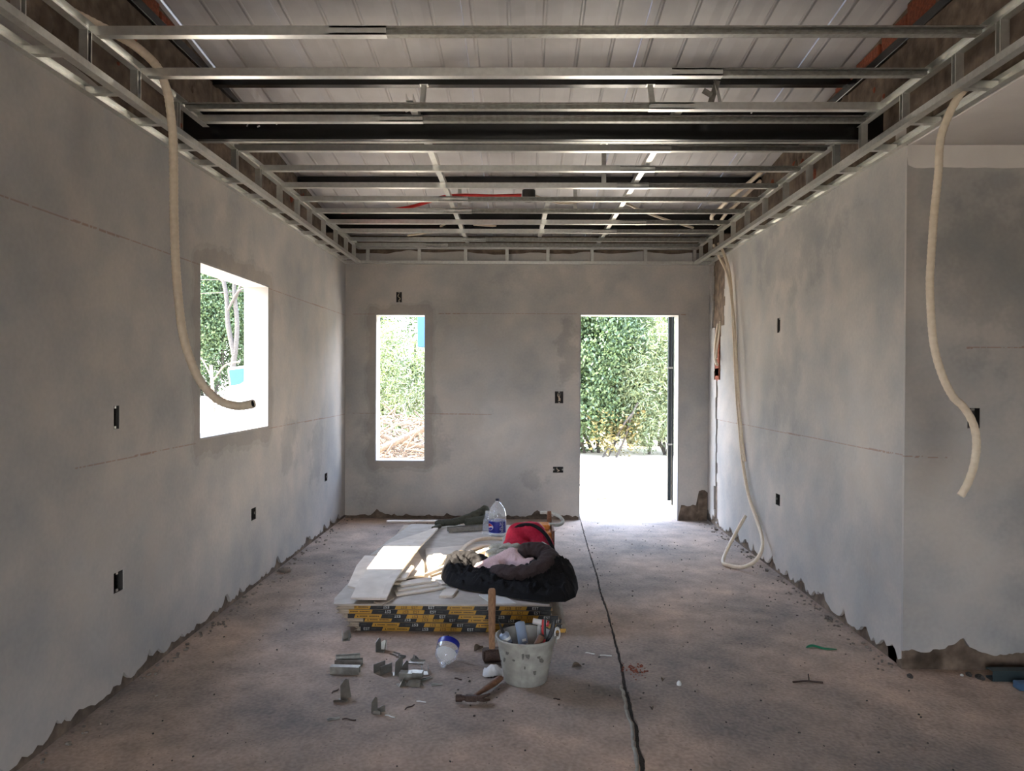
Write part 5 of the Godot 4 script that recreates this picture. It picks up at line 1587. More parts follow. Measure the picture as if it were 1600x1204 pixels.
func build_floor_things() -> void:
	var t: Node3D
	var mb: MB
	# ---- bucket
	var bp := Vector3(0.022, 0.0, -3.665)
	t = thing("builders_bucket", "cement-stained grey plastic bucket full of tools before the stack", "bucket", bp)
	mb = MB.new()
	mb.lathe(PackedVector2Array([Vector2(0, 0.0), Vector2(0.098, 0.0), Vector2(0.103, 0.006), Vector2(0.1395, 0.204), Vector2(0.146, 0.205), Vector2(0.1475, 0.211), Vector2(0.1455, 0.216), Vector2(0.140, 0.217), Vector2(0.1365, 0.212), Vector2(0.0995, 0.012), Vector2(0, 0.011)]), Transform3D(), 44)
	var body := obj("bucket_body", mb, M.bucket, t)
	rng.seed = 5
	for k in 13:
		var a := rng.randf_range(0.1, 2.9)
		var h := rng.randf_range(0.05, 0.19)
		var r := 0.103 + 0.0365 * (h - 0.006) / 0.198 + 0.0004
		mb = MB.new()
		var w := rng.randf_range(0.004, 0.011)
		var hh := rng.randf_range(0.004, 0.022)
		var pp := PackedVector2Array()
		for q in 9:
			var an := TAU * q / 9
			pp.append(Vector2(cos(an) * w * rng.randf_range(0.6, 1.2), sin(an) * hh * rng.randf_range(0.6, 1.2)))
		var dir := Vector3(cos(a), 0, sin(a))
		mb.prism(pp, Transform3D(Basis(Vector3(-dir.z, 0, dir.x), Vector3.UP, dir).rotated(Vector3(-dir.z, 0, dir.x).normalized(), 0.18), dir * r + Vector3(0, h, 0)), 0.0006)
		obj("cement_stain", mb, M.stain, body)
	mb = MB.new()
	var arc := []
	for k in 13:
		var a := PI * k / 12.0
		arc.append(Vector3(cos(a) * 0.142, 0.208 + sin(a) * 0.014, -sin(a) * 0.142))
	mb.tube(smooth_path(arc, 3), 0.003, 6)
	obj("wire_handle", mb, M.black_steel, t)
	for s in [-1.0, 1.0]:
		mb = MB.new()
		mb.box(xf(Vector3(s * 0.1445, 0.192, 0.0), 0), Vector3(0.006, 0.03, 0.02), 0.002)
		obj("handle_lug", mb, M.bucket, t)
	# ---- what stands in the bucket
	var tools := [["sealant_cartridge", "grey sealant cartridge with navy bands leaning left in the bucket", Vector3(-0.035, 0.06, 0.045), Vector3(-0.105, 0.238, 0.055)], ["sealant_tube", "plain grey sealant tube standing in the middle of the bucket", Vector3(0.01, 0.06, 0.02), Vector3(-0.03, 0.265, -0.035)]]
	for k in 2:
		var q: Array = tools[k]
		var a: Vector3 = q[2]
		var b: Vector3 = q[3]
		var d := (b - a)
		var L := d.length()
		var up := d.normalized()
		var side := up.cross(Vector3.BACK).normalized()
		t = thing(q[0], q[1], "sealant tube", bp + a)
		t.basis = Basis(side, up, side.cross(up))
		mb = MB.new()
		mb.lathe(PackedVector2Array([Vector2(0, 0), Vector2(0.024, 0), Vector2(0.024, L - 0.006), Vector2(0.021, L), Vector2(0.006, L + 0.004), Vector2(0.0, L + 0.004)]), Transform3D(), 24)
		var cart := obj("cartridge", mb, M.grey_plastic, t)
		if k == 0:
			for h in [[L - 0.032, 0.014], [L - 0.062, 0.014]]:
				mb = MB.new()
				mb.lathe(PackedVector2Array([Vector2(0.0245, h[0]), Vector2(0.0245, h[0] + h[1])]), Transform3D(), 24)
				obj("printed_band", mb, M.navy if h[0] < L - 0.04 else M.white_plastic, cart)
			mb = MB.new()
			mb.tube(PackedVector3Array([Vector3(0, L, 0), Vector3(0, L + 0.07, 0.0)]), PackedFloat32Array([0.008, 0.003]), 10)
			obj("nozzle", mb, M.black_plastic, t)
		else:
			for h in 5:
				mb = MB.new()
				mb.lathe(PackedVector2Array([Vector2(0.0243, L * 0.18 + h * 0.022), Vector2(0.0243, L * 0.18 + h * 0.022 + 0.011)]), Transform3D(Basis(Vector3.UP, 0.4 * (h % 2)), Vector3.ZERO), 8, 0.12 , 0.22 + 0.04 * (h % 3))
				obj("printed_line", mb, M.white_plastic, cart)
	t = thing("wooden_handle", "short brown wooden tool handle leaning right in the bucket", "tool handle", bp)
	mb = MB.new()
	mb.tube(PackedVector3Array([Vector3(0.01, 0.11, 0.08), Vector3(0.068, 0.222, 0.075), Vector3(0.076, 0.237, 0.074)]), PackedFloat32Array([0.015, 0.017, 0.014]), 14)
	obj("shaft", mb, M.dark_wood, t)
	mb = MB.new()
	mb.tube(PackedVector3Array([Vector3(0.0765, 0.238, 0.074), Vector3(0.0772, 0.2393, 0.074)]), 0.012, 14)
	obj("end_grain", mb, M.iron, t)
	t = thing("tin_snips", "pair of tin snips with red and black grips upright in bucket", "snips", bp)
	for q in [[Vector3(0.075, 0.14, 0.03), Vector3(0.085, 0.20, 0.035), Vector3(0.082, 0.25, 0.03), Vector3(0.085, 0.295, 0.02), "r"], [Vector3(0.085, 0.14, 0.03), Vector3(0.103, 0.20, 0.03), Vector3(0.122, 0.245, 0.02), Vector3(0.132, 0.288, 0.01), "b"]]:
		mb = MB.new()
		mb.tube(smooth_path([q[0], q[1], q[2], q[3]], 6), 0.0105, 10, true, 0.8)
		var gr := obj("grip", mb, M.red_plastic if q[4] == "r" else M.black_plastic, t)
		mb = MB.new()
		mb.tube(smooth_path([q[1] + Vector3(0.006, 0.01, 0.004), q[2] + Vector3(0.006, 0, 0.004), q[3] + Vector3(0.004, 0.004, 0.002)], 6), 0.009, 10, true, 0.8)
		obj("grip_inlay", mb, M.black_plastic, gr)
	mb = MB.new()
	mb.box(xf(Vector3(0.08, 0.12, 0.03), 0, 0, 5), Vector3(0.03, 0.09, 0.006), 0.002)
	obj("blade", mb, M.iron, t)
	t = thing("white_roll", "small white plastic roll poking out behind the snips", "roll", bp)
	mb = MB.new()
	mb.tube(PackedVector3Array([Vector3(0.035, 0.262, -0.06), Vector3(0.10, 0.255, -0.05)]), 0.014, 14)
	obj("roll_body", mb, M.white_plastic, t)
	mb = MB.new()
	mb.tube(PackedVector3Array([Vector3(0.10, 0.255, -0.05), Vector3(0.112, 0.2535, -0.048)]), 0.0143, 14)
	obj("end_cap", mb, M.red_plastic, t)
	mb = MB.new()
	mb.tube(PackedVector3Array([Vector3(0.06, 0.13, -0.05), Vector3(0.065, 0.25, -0.055)]), 0.008, 8)
	obj("stem", mb, M.white_plastic, t)
	t = thing("wire_coil", "loose white wire coil hanging on the bucket's right rim", "wire", bp)
	mb = MB.new()
	var cp := []
	for k in 22:
		var a := TAU * k / 7.0
		cp.append(Vector3(0.15 + 0.012 * cos(a), 0.225 + 0.022 * sin(a), -0.02 + 0.002 * k))
	mb.tube(smooth_path(cp, 3), 0.0028, 6)
	obj("wire", mb, M.white_plastic, t)
	# ---- mallet standing on its head
	t = thing("sledge_hammer", "sledge hammer standing on its iron head, wooden handle up, left of bucket", "hammer", Vector3(-0.150, 0.0, -3.91))
	mb = MB.new()
	mb.box(xf(Vector3(0.012, 0.032, 0.0), 12), Vector3(0.115, 0.063, 0.06), 0.008)
	obj("head", mb, M.iron, t)
	mb = MB.new()
	mb.tube(PackedVector3Array([Vector3(0.002, 0.06, 0), Vector3(0.001, 0.16, 0), Vector3(0, 0.30, 0), Vector3(0, 0.355, 0), Vector3(0, 0.367, 0)]), PackedFloat32Array([0.016, 0.017, 0.0195, 0.020, 0.015]), 18)
	obj("handle", mb, M.wood, t)
	# ---- claw hammer lying on the floor
	t = thing("claw_hammer", "claw hammer lying on the floor, worn brown wooden handle", "hammer", Vector3(-0.20, 0.0, -3.42))
	mb = MB.new()
	mb.tube(smooth_path([Vector3(-0.01, 0.026, 0.02), Vector3(0.03, 0.026, -0.055), Vector3(0.07, 0.024, -0.13), Vector3(0.105, 0.023, -0.21)], 6), PackedFloat32Array([0.010, 0.010, 0.010, 0.0105, 0.011, 0.0118, 0.0125, 0.014, 0.015, 0.0155, 0.016, 0.0165, 0.017, 0.017, 0.0175, 0.0175, 0.017, 0.016, 0.013]), 14, true, 0.8)
	obj("handle", mb, M.dark_wood, t)
	mb = MB.new()
	mb.tube(PackedVector3Array([Vector3(-0.088, 0.023, 0.030), Vector3(-0.086, 0.023, 0.030), Vector3(-0.062, 0.024, 0.032), Vector3(-0.058, 0.025, 0.032), Vector3(-0.045, 0.025, 0.033)]), PackedFloat32Array([0.014, 0.0165, 0.0165, 0.012, 0.011]), 16)
	obj("face", mb, M.iron, t)
	mb = MB.new()
	mb.box(xf(Vector3(-0.02, 0.025, 0.034), -3), Vector3(0.056, 0.026, 0.028), 0.005)
	obj("head", mb, M.iron, t)
	for s in [-1.0, 1.0]:
		mb = MB.new()
		mb.tube(smooth_path([Vector3(-0.002, 0.026, 0.036), Vector3(0.025, 0.026 + s * 0.006, 0.036), Vector3(0.048, 0.025 + s * 0.011, 0.026), Vector3(0.062, 0.024 + s * 0.013, 0.014)], 5), PackedFloat32Array([0.011, 0.011, 0.0105, 0.010, 0.0095, 0.009, 0.0085, 0.008, 0.0075, 0.007, 0.0065, 0.006, 0.0055, 0.005, 0.0045, 0.004]), 10)
		obj("claw", mb, M.iron, t)
	# ---- cut-off bottle top
	t = thing("cut_bottle", "cut-off clear bottle top with a blue band, neck down on floor", "bottle", Vector3(-0.362, 0.0, -3.86))
	var tb := xf(Vector3(-0.025, 0.018, 0.075), 0, -58, -8)
	mb = MB.new()
	mb.lathe(PackedVector2Array([Vector2(0.0125, 0.0), Vector2(0.0125, 0.014), Vector2(0.018, 0.020), Vector2(0.036, 0.032), Vector2(0.050, 0.050), Vector2(0.0565, 0.075), Vector2(0.0575, 0.10), Vector2(0.0550, 0.126), Vector2(0.0565, 0.135)]), tb, 32)
	obj("bottle_shoulder", mb, M.clear, t)
	mb = MB.new()
	mb.lathe(PackedVector2Array([Vector2(0.0580, 0.104), Vector2(0.0558, 0.126), Vector2(0.0572, 0.136)]), tb, 32)
	var bluelab := std(Color(0.04, 0.10, 0.50), 0.4)
	obj("label_band", mb, bluelab, t)
	mb = MB.new()
	mb.lathe(PackedVector2Array([Vector2(0.0578, 0.112), Vector2(0.0572, 0.124)]), tb, 6, 0.60, 0.68)
	obj("printed_mark", mb, M.white_plastic, t)
	mb = MB.new()
	mb.lathe(PackedVector2Array([Vector2(0.0145, -0.002), Vector2(0.0145, 0.012), Vector2(0.0, 0.013)]), tb, 16)
	obj("neck_ring", mb, M.clear, t)
	mb = MB.new()
	mb.lathe(PackedVector2Array([Vector2(0.0, 0.022), Vector2(0.034, 0.034), Vector2(0.048, 0.052), Vector2(0.054, 0.074), Vector2(0.04, 0.070), Vector2(0.0, 0.060)]), tb, 20, 0.02, 0.42)
	obj("plaster_crust", mb, M.paper, t)
	# ---- crumpled white paper
	t = thing("crumpled_paper", "crumpled white paper on the floor beside the bucket", "paper", Vector3(-0.135, 0.0, -3.73))
	mb = MB.new()
	var pn := noise(22.0, 90, 3)
	mb.grid(func(u, v): return Vector3((u - 0.5) * 0.10, 0.004 + 0.038 * sin(u * PI) * sin(v * PI) + 0.018 * absf(pn.get_noise_2d(u * 3.0, v * 3.0)), (v - 0.5) * 0.10), 14, 12, true)
	obj("sheet", mb, M.paper, t)
	# ---- profile scraps
	c_scrap("longest C-profile scrap at far left of the scraps, in front", Vector3(-0.855, 0.037, -3.72), 88, 0.142, 0, 180, 0.036, 0.036)
	c_scrap("long C-profile scrap at far left, lying behind another one", Vector3(-0.862, 0.001, -3.83), 92, 0.135, 0, 0, 0.036, 0.030)
	c_scrap("thin profile scrap tilted on top of the long far-left scraps", Vector3(-0.87, 0.034, -3.845), 101, 0.12, 0, 0, 0.03, 0.012)
	bent_scrap("bent metal scrap at the left corner of the stack", Vector3(-0.965, 0, -4.20), 20, [[-0.015, 0.0, 0.045, 0.05, 80, -4], [0.012, -0.015, 0.05, 0.045, 20, -12], [0.016, 0.015, 0.03, 0.035, 100, 10]])
	bent_scrap("jagged bent metal scrap before the stack's left half", Vector3(-0.735, 0, -4.03), -10, [[-0.015, 0.0, 0.05, 0.065, 70, -8], [0.016, 0.0, 0.05, 0.06, 100, 8], [0.0, -0.02, 0.04, 0.05, 10, -10]])
	c_scrap("flat metal scrap lying behind the middle cluster", Vector3(-0.655, 0.001, -3.98), 55, 0.05, 0, 0, 0.03, 0.008)
	c_scrap("dark flat metal scrap beside another behind the cluster", Vector3(-0.618, 0.001, -3.94), 70, 0.045, 0, 0, 0.025, 0.010)
	c_scrap("boxy open profile scrap at the left of the middle cluster", Vector3(-0.675, 0.001, -3.74), -38, 0.075, 0, 0, 0.05, 0.042)
	bent_scrap("upright snipped scrap left in the middle cluster", Vector3(-0.612, 0, -3.72), 15, [[0.014, 0.0, 0.04, 0.048, 50, 4], [-0.014, 0.01, 0.03, 0.012, 95, 4]])
	bent_scrap("spiky upright scrap in the middle cluster", Vector3(-0.578, 0, -3.71), -12, [[-0.014, 0.0, 0.05, 0.085, 50, -4], [0.014, 0.0, 0.045, 0.07, 60, 3], [0, -0.02, 0.05, 0.035, 5, 0]])
	c_scrap("greenish flat profile scrap at the right of the cluster", Vector3(-0.515, 0.034, -3.78), 82, 0.075, 0, 4, 0.045, 0.008)
	c_scrap("upturned profile scrap at the front of the cluster", Vector3(-0.548, 0.035, -3.66), 86, 0.062, 0, 180, 0.045, 0.034)
	c_scrap("square upturned profile scrap at the cluster's right front", Vector3(-0.498, 0.035, -3.665), 84, 0.055, 0, 180, 0.042, 0.034)
	c_scrap("leaning profile scrap under the cluster's right end", Vector3(-0.468, 0.001, -3.73), 12, 0.05, 0, 0, 0.034, 0.034)
	bent_scrap("small crumpled scrap at the cluster's front left", Vector3(-0.560, 0, -3.585), 30, [[-0.01, 0.0, 0.045, 0.035, 60, 30], [0.012, 0.0, 0.035, 0.03, 120, -20]])
	bent_scrap("crumpled scrap like a tent at the cluster's front right", Vector3(-0.498, 0, -3.58), -25, [[0.0, 0.015, 0.07, 0.035, 10, -35], [0.01, -0.015, 0.06, 0.03, 10, 40]])
	c_scrap("thin dark sliver right of the cluster", Vector3(-0.452, 0.001, -3.655), -50, 0.06, 0, 0, 0.018, 0.006)
	bent_scrap("dim bent scrap behind the cluster's right end", Vector3(-0.54, 0, -3.87), 40, [[-0.012, 0.0, 0.05, 0.04, 70, 20], [0.012, 0.0, 0.04, 0.03, 100, 10]])
	bent_scrap("upright folded scrap alone at the front left", Vector3(-0.79, 0, -3.41), 25, [[0.012, -0.01, 0.055, 0.085, 20, -14], [-0.02, 0.012, 0.06, 0.03, -30, 50]])
	bent_scrap("forked scrap alone nearest the camera", Vector3(-0.615, 0, -3.29), -8, [[-0.015, 0.0, 0.035, 0.062, 55, -4], [0.014, 0.0, 0.04, 0.03, 40, 6], [0.0, 0.018, 0.035, 0.016, 0, 0]])
	# small slivers, a few centimetres each
	var sl := [[-0.396, -3.596, 80, 0.05, "thin metal loop sliver between cluster and claw hammer", 1], [-0.85, -3.503, 25, 0.05, "dark sliver alone left of the folded scrap", 0], [-0.485, -3.34, 35, 0.06, "dark sliver before the claw hammer's head", 0], [-0.442, -3.395, -75, 0.045, "pale sliver left of the claw hammer's head", 2], [-0.79, -3.22, 70, 0.05, "sliver at the very front left", 1], [-0.72, -3.21, 100, 0.06, "second sliver at the very front left", 0], [-0.555, -3.245, -60, 0.05, "pale sliver beside the forked scrap", 2], [-0.30, -3.66, -60, 0.04, "brown sliver left of the crumpled paper", 0], [0.107, -3.785, 80, 0.045, "small metal clip right of the bucket", 1], [0.36, -4.02, -65, 0.05, "white curl of plastic left of the floor joint", 2], [0.44, -3.99, -80, 0.06, "white curl of plastic nearest the floor joint", 2], [0.16, -3.44, -70, 0.03, "dark chip in front of the bucket's right side", 0]]
	for q in sl:
		mb = MB.new()
		var a: float = q[3]
		mb.tube(smooth_path([Vector3(-a / 2, 0.003, 0.002), Vector3(-a * 0.2, 0.0045, -0.003), Vector3(a * 0.2, 0.0035, 0.003), Vector3(a / 2, 0.003, -0.001)], 4), 0.0028, 6)
		if q[5] == 1:
			mb.tube(smooth_path([Vector3(-a / 2, 0.003, 0.014), Vector3(-a * 0.2, 0.0035, 0.012), Vector3(a / 2, 0.003, 0.010)], 4), 0.0024, 6)
			mb.box(xf(Vector3(a / 2, 0.003, 0.005)), Vector3(0.004, 0.004, 0.012))
		var o := obj("floor_sliver", mb, [M.iron, M.steel_dull, M.white_plastic][q[5]])
		o.transform = xf(Vector3(q[0], 0, q[1]), 90.0 - float(q[2]))
		tag(o, q[4], "sliver", "slivers on the floor")
	# leaves and twigs blown in
	for q in [[0.277, -3.83, 20, 0.055, "curled dry leaf between the bucket and the floor joint"], [0.678, -3.671, 70, 0.035, "small dry leaf right of the floor joint"], [-0.225, -4.06, 50, 0.07, "dry leaf behind the sledge hammer's head"], [0.57, -3.35, 90, 0.03, "dry leaf near the floor joint, nearest the camera"]]:
		mb = MB.new()
		var a: float = q[3]
		mb.grid(func(u, v): return Vector3((u - 0.5) * a, 0.003 + a * 0.35 * absf(v - 0.5) * 2.0 * sin(u * PI), (v - 0.5) * a * 0.6 * sin(u * PI * 0.96 + 0.06)), 8, 6, true)
		mb.grid(func(u, v): return Vector3((u - 0.5) * a, 0.0022 + a * 0.35 * absf(v - 0.5) * 2.0 * sin(u * PI), (v - 0.5) * a * 0.6 * sin(u * PI * 0.96 + 0.06)), 8, 6, false)
		var o := obj("dry_leaf", mb, M.dead)
		o.transform = xf(Vector3(q[0], 0, q[1]), q[2])
		tag(o, q[4], "leaf", "dry leaves on the floor")
	mb = MB.new()
	mb.tube(smooth_path([Vector3(1.29, 0.005, -3.66), Vector3(1.36, 0.006, -3.67), Vector3(1.43, 0.006, -3.655)], 4), 0.004, 6)
	mb.tube(smooth_path([Vector3(1.37, 0.006, -3.67), Vector3(1.385, 0.02, -3.72)], 3), 0.003, 6)
	tag(obj("dry_twig", mb, M.iron), "short forked twig on the bare floor before the right corner", "twig")
	mb = MB.new()
	mb.tube(smooth_path([Vector3(1.525, 0.006, -4.13), Vector3(1.57, 0.008, -4.16), Vector3(1.62, 0.006, -4.12), Vector3(1.68, 0.006, -4.11)], 5), PackedFloat32Array([0.003, 0.006, 0.009, 0.011, 0.012, 0.012, 0.012, 0.011, 0.011, 0.010, 0.010, 0.010, 0.009, 0.008, 0.006, 0.004]), 8, true, 0.4)
	tag(obj("green_wrapper", mb, M.green_plastic), "flattened green plastic wrapper on the floor near the right wall", "wrapper")
	mb = MB.new()
	mb.lathe(PackedVector2Array([Vector2(0.0, 0.0), Vector2(0.011, 0.002), Vector2(0.012, 0.012), Vector2(0.006, 0.022), Vector2(0.0, 0.023)]), xf(Vector3(0.742, 0, -3.615), 30), 7)
	tag(obj("white_pebble", mb, M.white_plastic), "single white pebble of plaster right of the floor joint", "pebble")
	mb = MB.new()
	mb.lathe(PackedVector2Array([Vector2(0.0, 0.0), Vector2(0.008, 0.002), Vector2(0.008, 0.008), Vector2(0.0, 0.013)]), xf(Vector3(2.146, 0, -3.766), 30), 7)
	tag(obj("white_pebble", mb, M.white_plastic), "small white pebble at the foot of the alcove wall", "pebble")
	for q in [[Vector3(2.185, 0, -3.775), 0.016, "dark stone chip at the alcove wall, left of the steel channel"], [Vector3(2.215, 0, -3.735), 0.02, "larger dark stone chip touching the steel channel's end"], [Vector3(1.885, 0, -3.745), 0.016, "dark stone chip at the foot of the right wall corner"], [Vector3(-1.75, 0, -5.66), 0.035, "lump of mortar at the foot of the left wall"]]:
		mb = MB.new()
		var r: float = q[1]
		mb.lathe(PackedVector2Array([Vector2(0.0, 0.0), Vector2(r, 0.001), Vector2(r * 1.1, r * 0.5), Vector2(r * 0.5, r), Vector2(0.0, r * 1.05)]), Transform3D(Basis(Vector3.UP, r * 90.0).scaled_local(Vector3(1.3, 1, 0.8)), q[0]), 7)
		tag(obj("stone_chip", mb, M.dark_cement if r < 0.03 else M.cement), q[2], "stone chip")
	# steel channel and blue offcut by the alcove wall
	mb = MB.new()
	mb.bar(c_section(0.055, 0.05, 0.002, 0.01), Vector3(2.255, 0.001, -3.70), Vector3(3.4, 0.001, -3.71), Vector3.FORWARD, Vector3.UP)
	var gch := std(Color(0.20, 0.25, 0.26), 0.5, 0.3)
	tag(obj("steel_channel", mb, gch), "grey-green steel channel lying along the foot of alcove wall", "metal channel")
	mb = MB.new()
	mb.aabb(Vector3(2.31, 0.001, -3.64), Vector3(2.62, 0.035, -3.585), 0.004)
	tag(obj("blue_offcut", mb, std(Color(0.22, 0.33, 0.44), 0.6)), "blue block offcut on floor in front of the steel channel", "offcut")
	# mortar crumbs: a heap of brown chips by the joint, and loose grit nobody could count
	rng.seed = 99
	scatter("brick_chips", "small heap of reddish brick chips right of the floor joint", "chips", 70, func(): return Vector2(0.565 + rng.randfn(0.0, 0.028), -3.80 + rng.randfn(0.0, 0.05)), 0.0025, 0.006, M.brick)
	scatter("floor_grit", "loose dark grit strewn over the concrete floor", "grit", 420, func(): var gp := Vector2(rng.randf_range(-1.72, 1.80), rng.randf_range(-7.7, -2.6)); return gp if not Rect2(-1.12, -6.95, 1.45, 2.65).has_point(gp) else Vector2(0.4 + 1.35 * rng.randf(), gp.y), 0.002, 0.006, M.dark_cement)
	scatter("wall_rubble", "crumbs of plaster along the foot of the right wall", "rubble", 160, func(): return Vector2(XR - absf(rng.randfn(0.0, 0.05)) - 0.006, rng.randf_range(-7.8, -3.8)), 0.003, 0.012, M.cement)
	scatter("wall_rubble", "crumbs of plaster along the foot of the left wall", "rubble", 160, func(): return Vector2(XL + absf(rng.randfn(0.0, 0.05)) + 0.006, rng.randf_range(-7.8, -2.4)), 0.003, 0.012, M.cement)

func scatter(called: String, label: String, cat: String, n: int, where: Callable, r0: float, r1: float, m: Material) -> void:
	var mb := MB.new()
	for i in n:
		var p: Vector2 = where.call()
		var r := rng.randf_range(r0, r1)
		mb.box(xf(Vector3(p.x, r * 0.45, p.y), rng.randf_range(0, 360), rng.randf_range(-12, 12), rng.randf_range(-12, 12)), Vector3(r * rng.randf_range(1.0, 2.6), r, r * rng.randf_range(0.8, 1.5)), r * 0.25)
	var o := obj(called, mb, m)
	o.set_meta("kind", "stuff")
	tag(o, label, cat)

# ------------------------------------------------------------------ outdoors
func ground_y(x: float, z: float) -> float:
	var y := -0.06
	y += 0.95 * smoothstep(-3.0, -5.2, x) * smoothstep(-8.0, -14.0, z)
	y += 0.10 * smoothstep(-12.0, -15.0, z)
	return y

func leaf_cluster(sd: int, n: int, ln: float, wd: float, spread: float) -> ArrayMesh:
	var r := RandomNumberGenerator.new()
	r.seed = sd
	var mb := MB.new()
	for i in n:
		var c := Vector3(r.randfn(0, 1), r.randfn(0, 1), r.randfn(0, 1)) * spread * 0.5
		var b := Basis.from_euler(Vector3(r.randf_range(-1.1, 1.1), r.randf_range(0, TAU), r.randf_range(-0.9, 0.9)))
		var l := ln * r.randf_range(0.7, 1.25)
		var w := wd * r.randf_range(0.7, 1.2)
		var p0 := c
		var p1 := c + b * Vector3(w, 0.0, l * 0.45)
		var p2 := c + b * Vector3(0, -l * 0.12, l)
		var p3 := c + b * Vector3(-w, 0.0, l * 0.45)
		var nn := b * Vector3.UP
		mb.tri(p0, p1, p2, nn, nn, nn)
		mb.tri(p0, p2, p3, nn, nn, nn)
	return mb.mesh()

func foliage(parent: Node, cl: ArrayMesh, pts: Array, cols: Array) -> void:
	var mm := MultiMesh.new()
	mm.transform_format = MultiMesh.TRANSFORM_3D
	mm.use_colors = true
	mm.mesh = cl
	mm.instance_count = pts.size()
	for i in pts.size():
		mm.set_instance_transform(i, pts[i])
		mm.set_instance_color(i, cols[i])
	var o := MultiMeshInstance3D.new()
	o.name = "foliage"
	o.multimesh = mm
	o.material_override = M.leaf
	o.set_meta("kind", "stuff")
	parent.add_child(o, true)

func shrub(called: String, label: String, cat: String, base: Vector3, size: Vector3, n: int, cl: ArrayMesh, c0: Color, c1: Color, sd: int, stems := 5, group := "") -> void:
	base.y = ground_y(base.x, base.z)
	var t := thing(called, label, cat, base, 0.0, group)
	var r := RandomNumberGenerator.new()
	r.seed = sd
	var ns := noise(1.1, sd, 3)
	var pts := []
	var cols := []
	while pts.size() < n:
		var d := Vector3(r.randfn(0, 1), r.randfn(0, 1), r.randfn(0, 1)).normalized()
		var rad := pow(r.randf(), 0.33)
		var p := Vector3(d.x * size.x, size.y * (0.5 + 0.5 * d.y), d.z * size.z)
		p = Vector3(p.x * rad, lerpf(size.y * 0.5, p.y, rad), p.z * rad)
		var k := ns.get_noise_3dv(p + base)
		if k < -0.12 and rad > 0.55:
			continue
		if p.y < 0.02:
			continue
		var s := r.randf_range(0.7, 1.3)
		pts.append(Transform3D(Basis.from_euler(Vector3(r.randf_range(-0.5, 0.5), r.randf_range(0, TAU), r.randf_range(-0.5, 0.5))).scaled(Vector3.ONE * s), p))
		cols.append(c0.lerp(c1, r.randf_range(0.25, 0.75)))    # each spray its own green, whatever its place
	foliage(t, cl, pts, cols)
	for i in stems:
		var mb := MB.new()
		var tip := Vector3(r.randfn(0, 0.4) * size.x, size.y * r.randf_range(0.6, 0.95), r.randfn(0, 0.3) * size.z)
		var foot := Vector3(r.randfn(0, 0.15) * size.x, 0, r.randfn(0, 0.15) * size.z)
		mb.tube(smooth_path([foot, foot.lerp(tip, 0.35) + Vector3(r.randfn(0, 0.08), 0, r.randfn(0, 0.08)), foot.lerp(tip, 0.7) + Vector3(r.randfn(0, 0.08), 0.05, 0), tip], 4), 0.012 + 0.006 * size.y, 6)
		obj("stem", mb, M.bark, t)

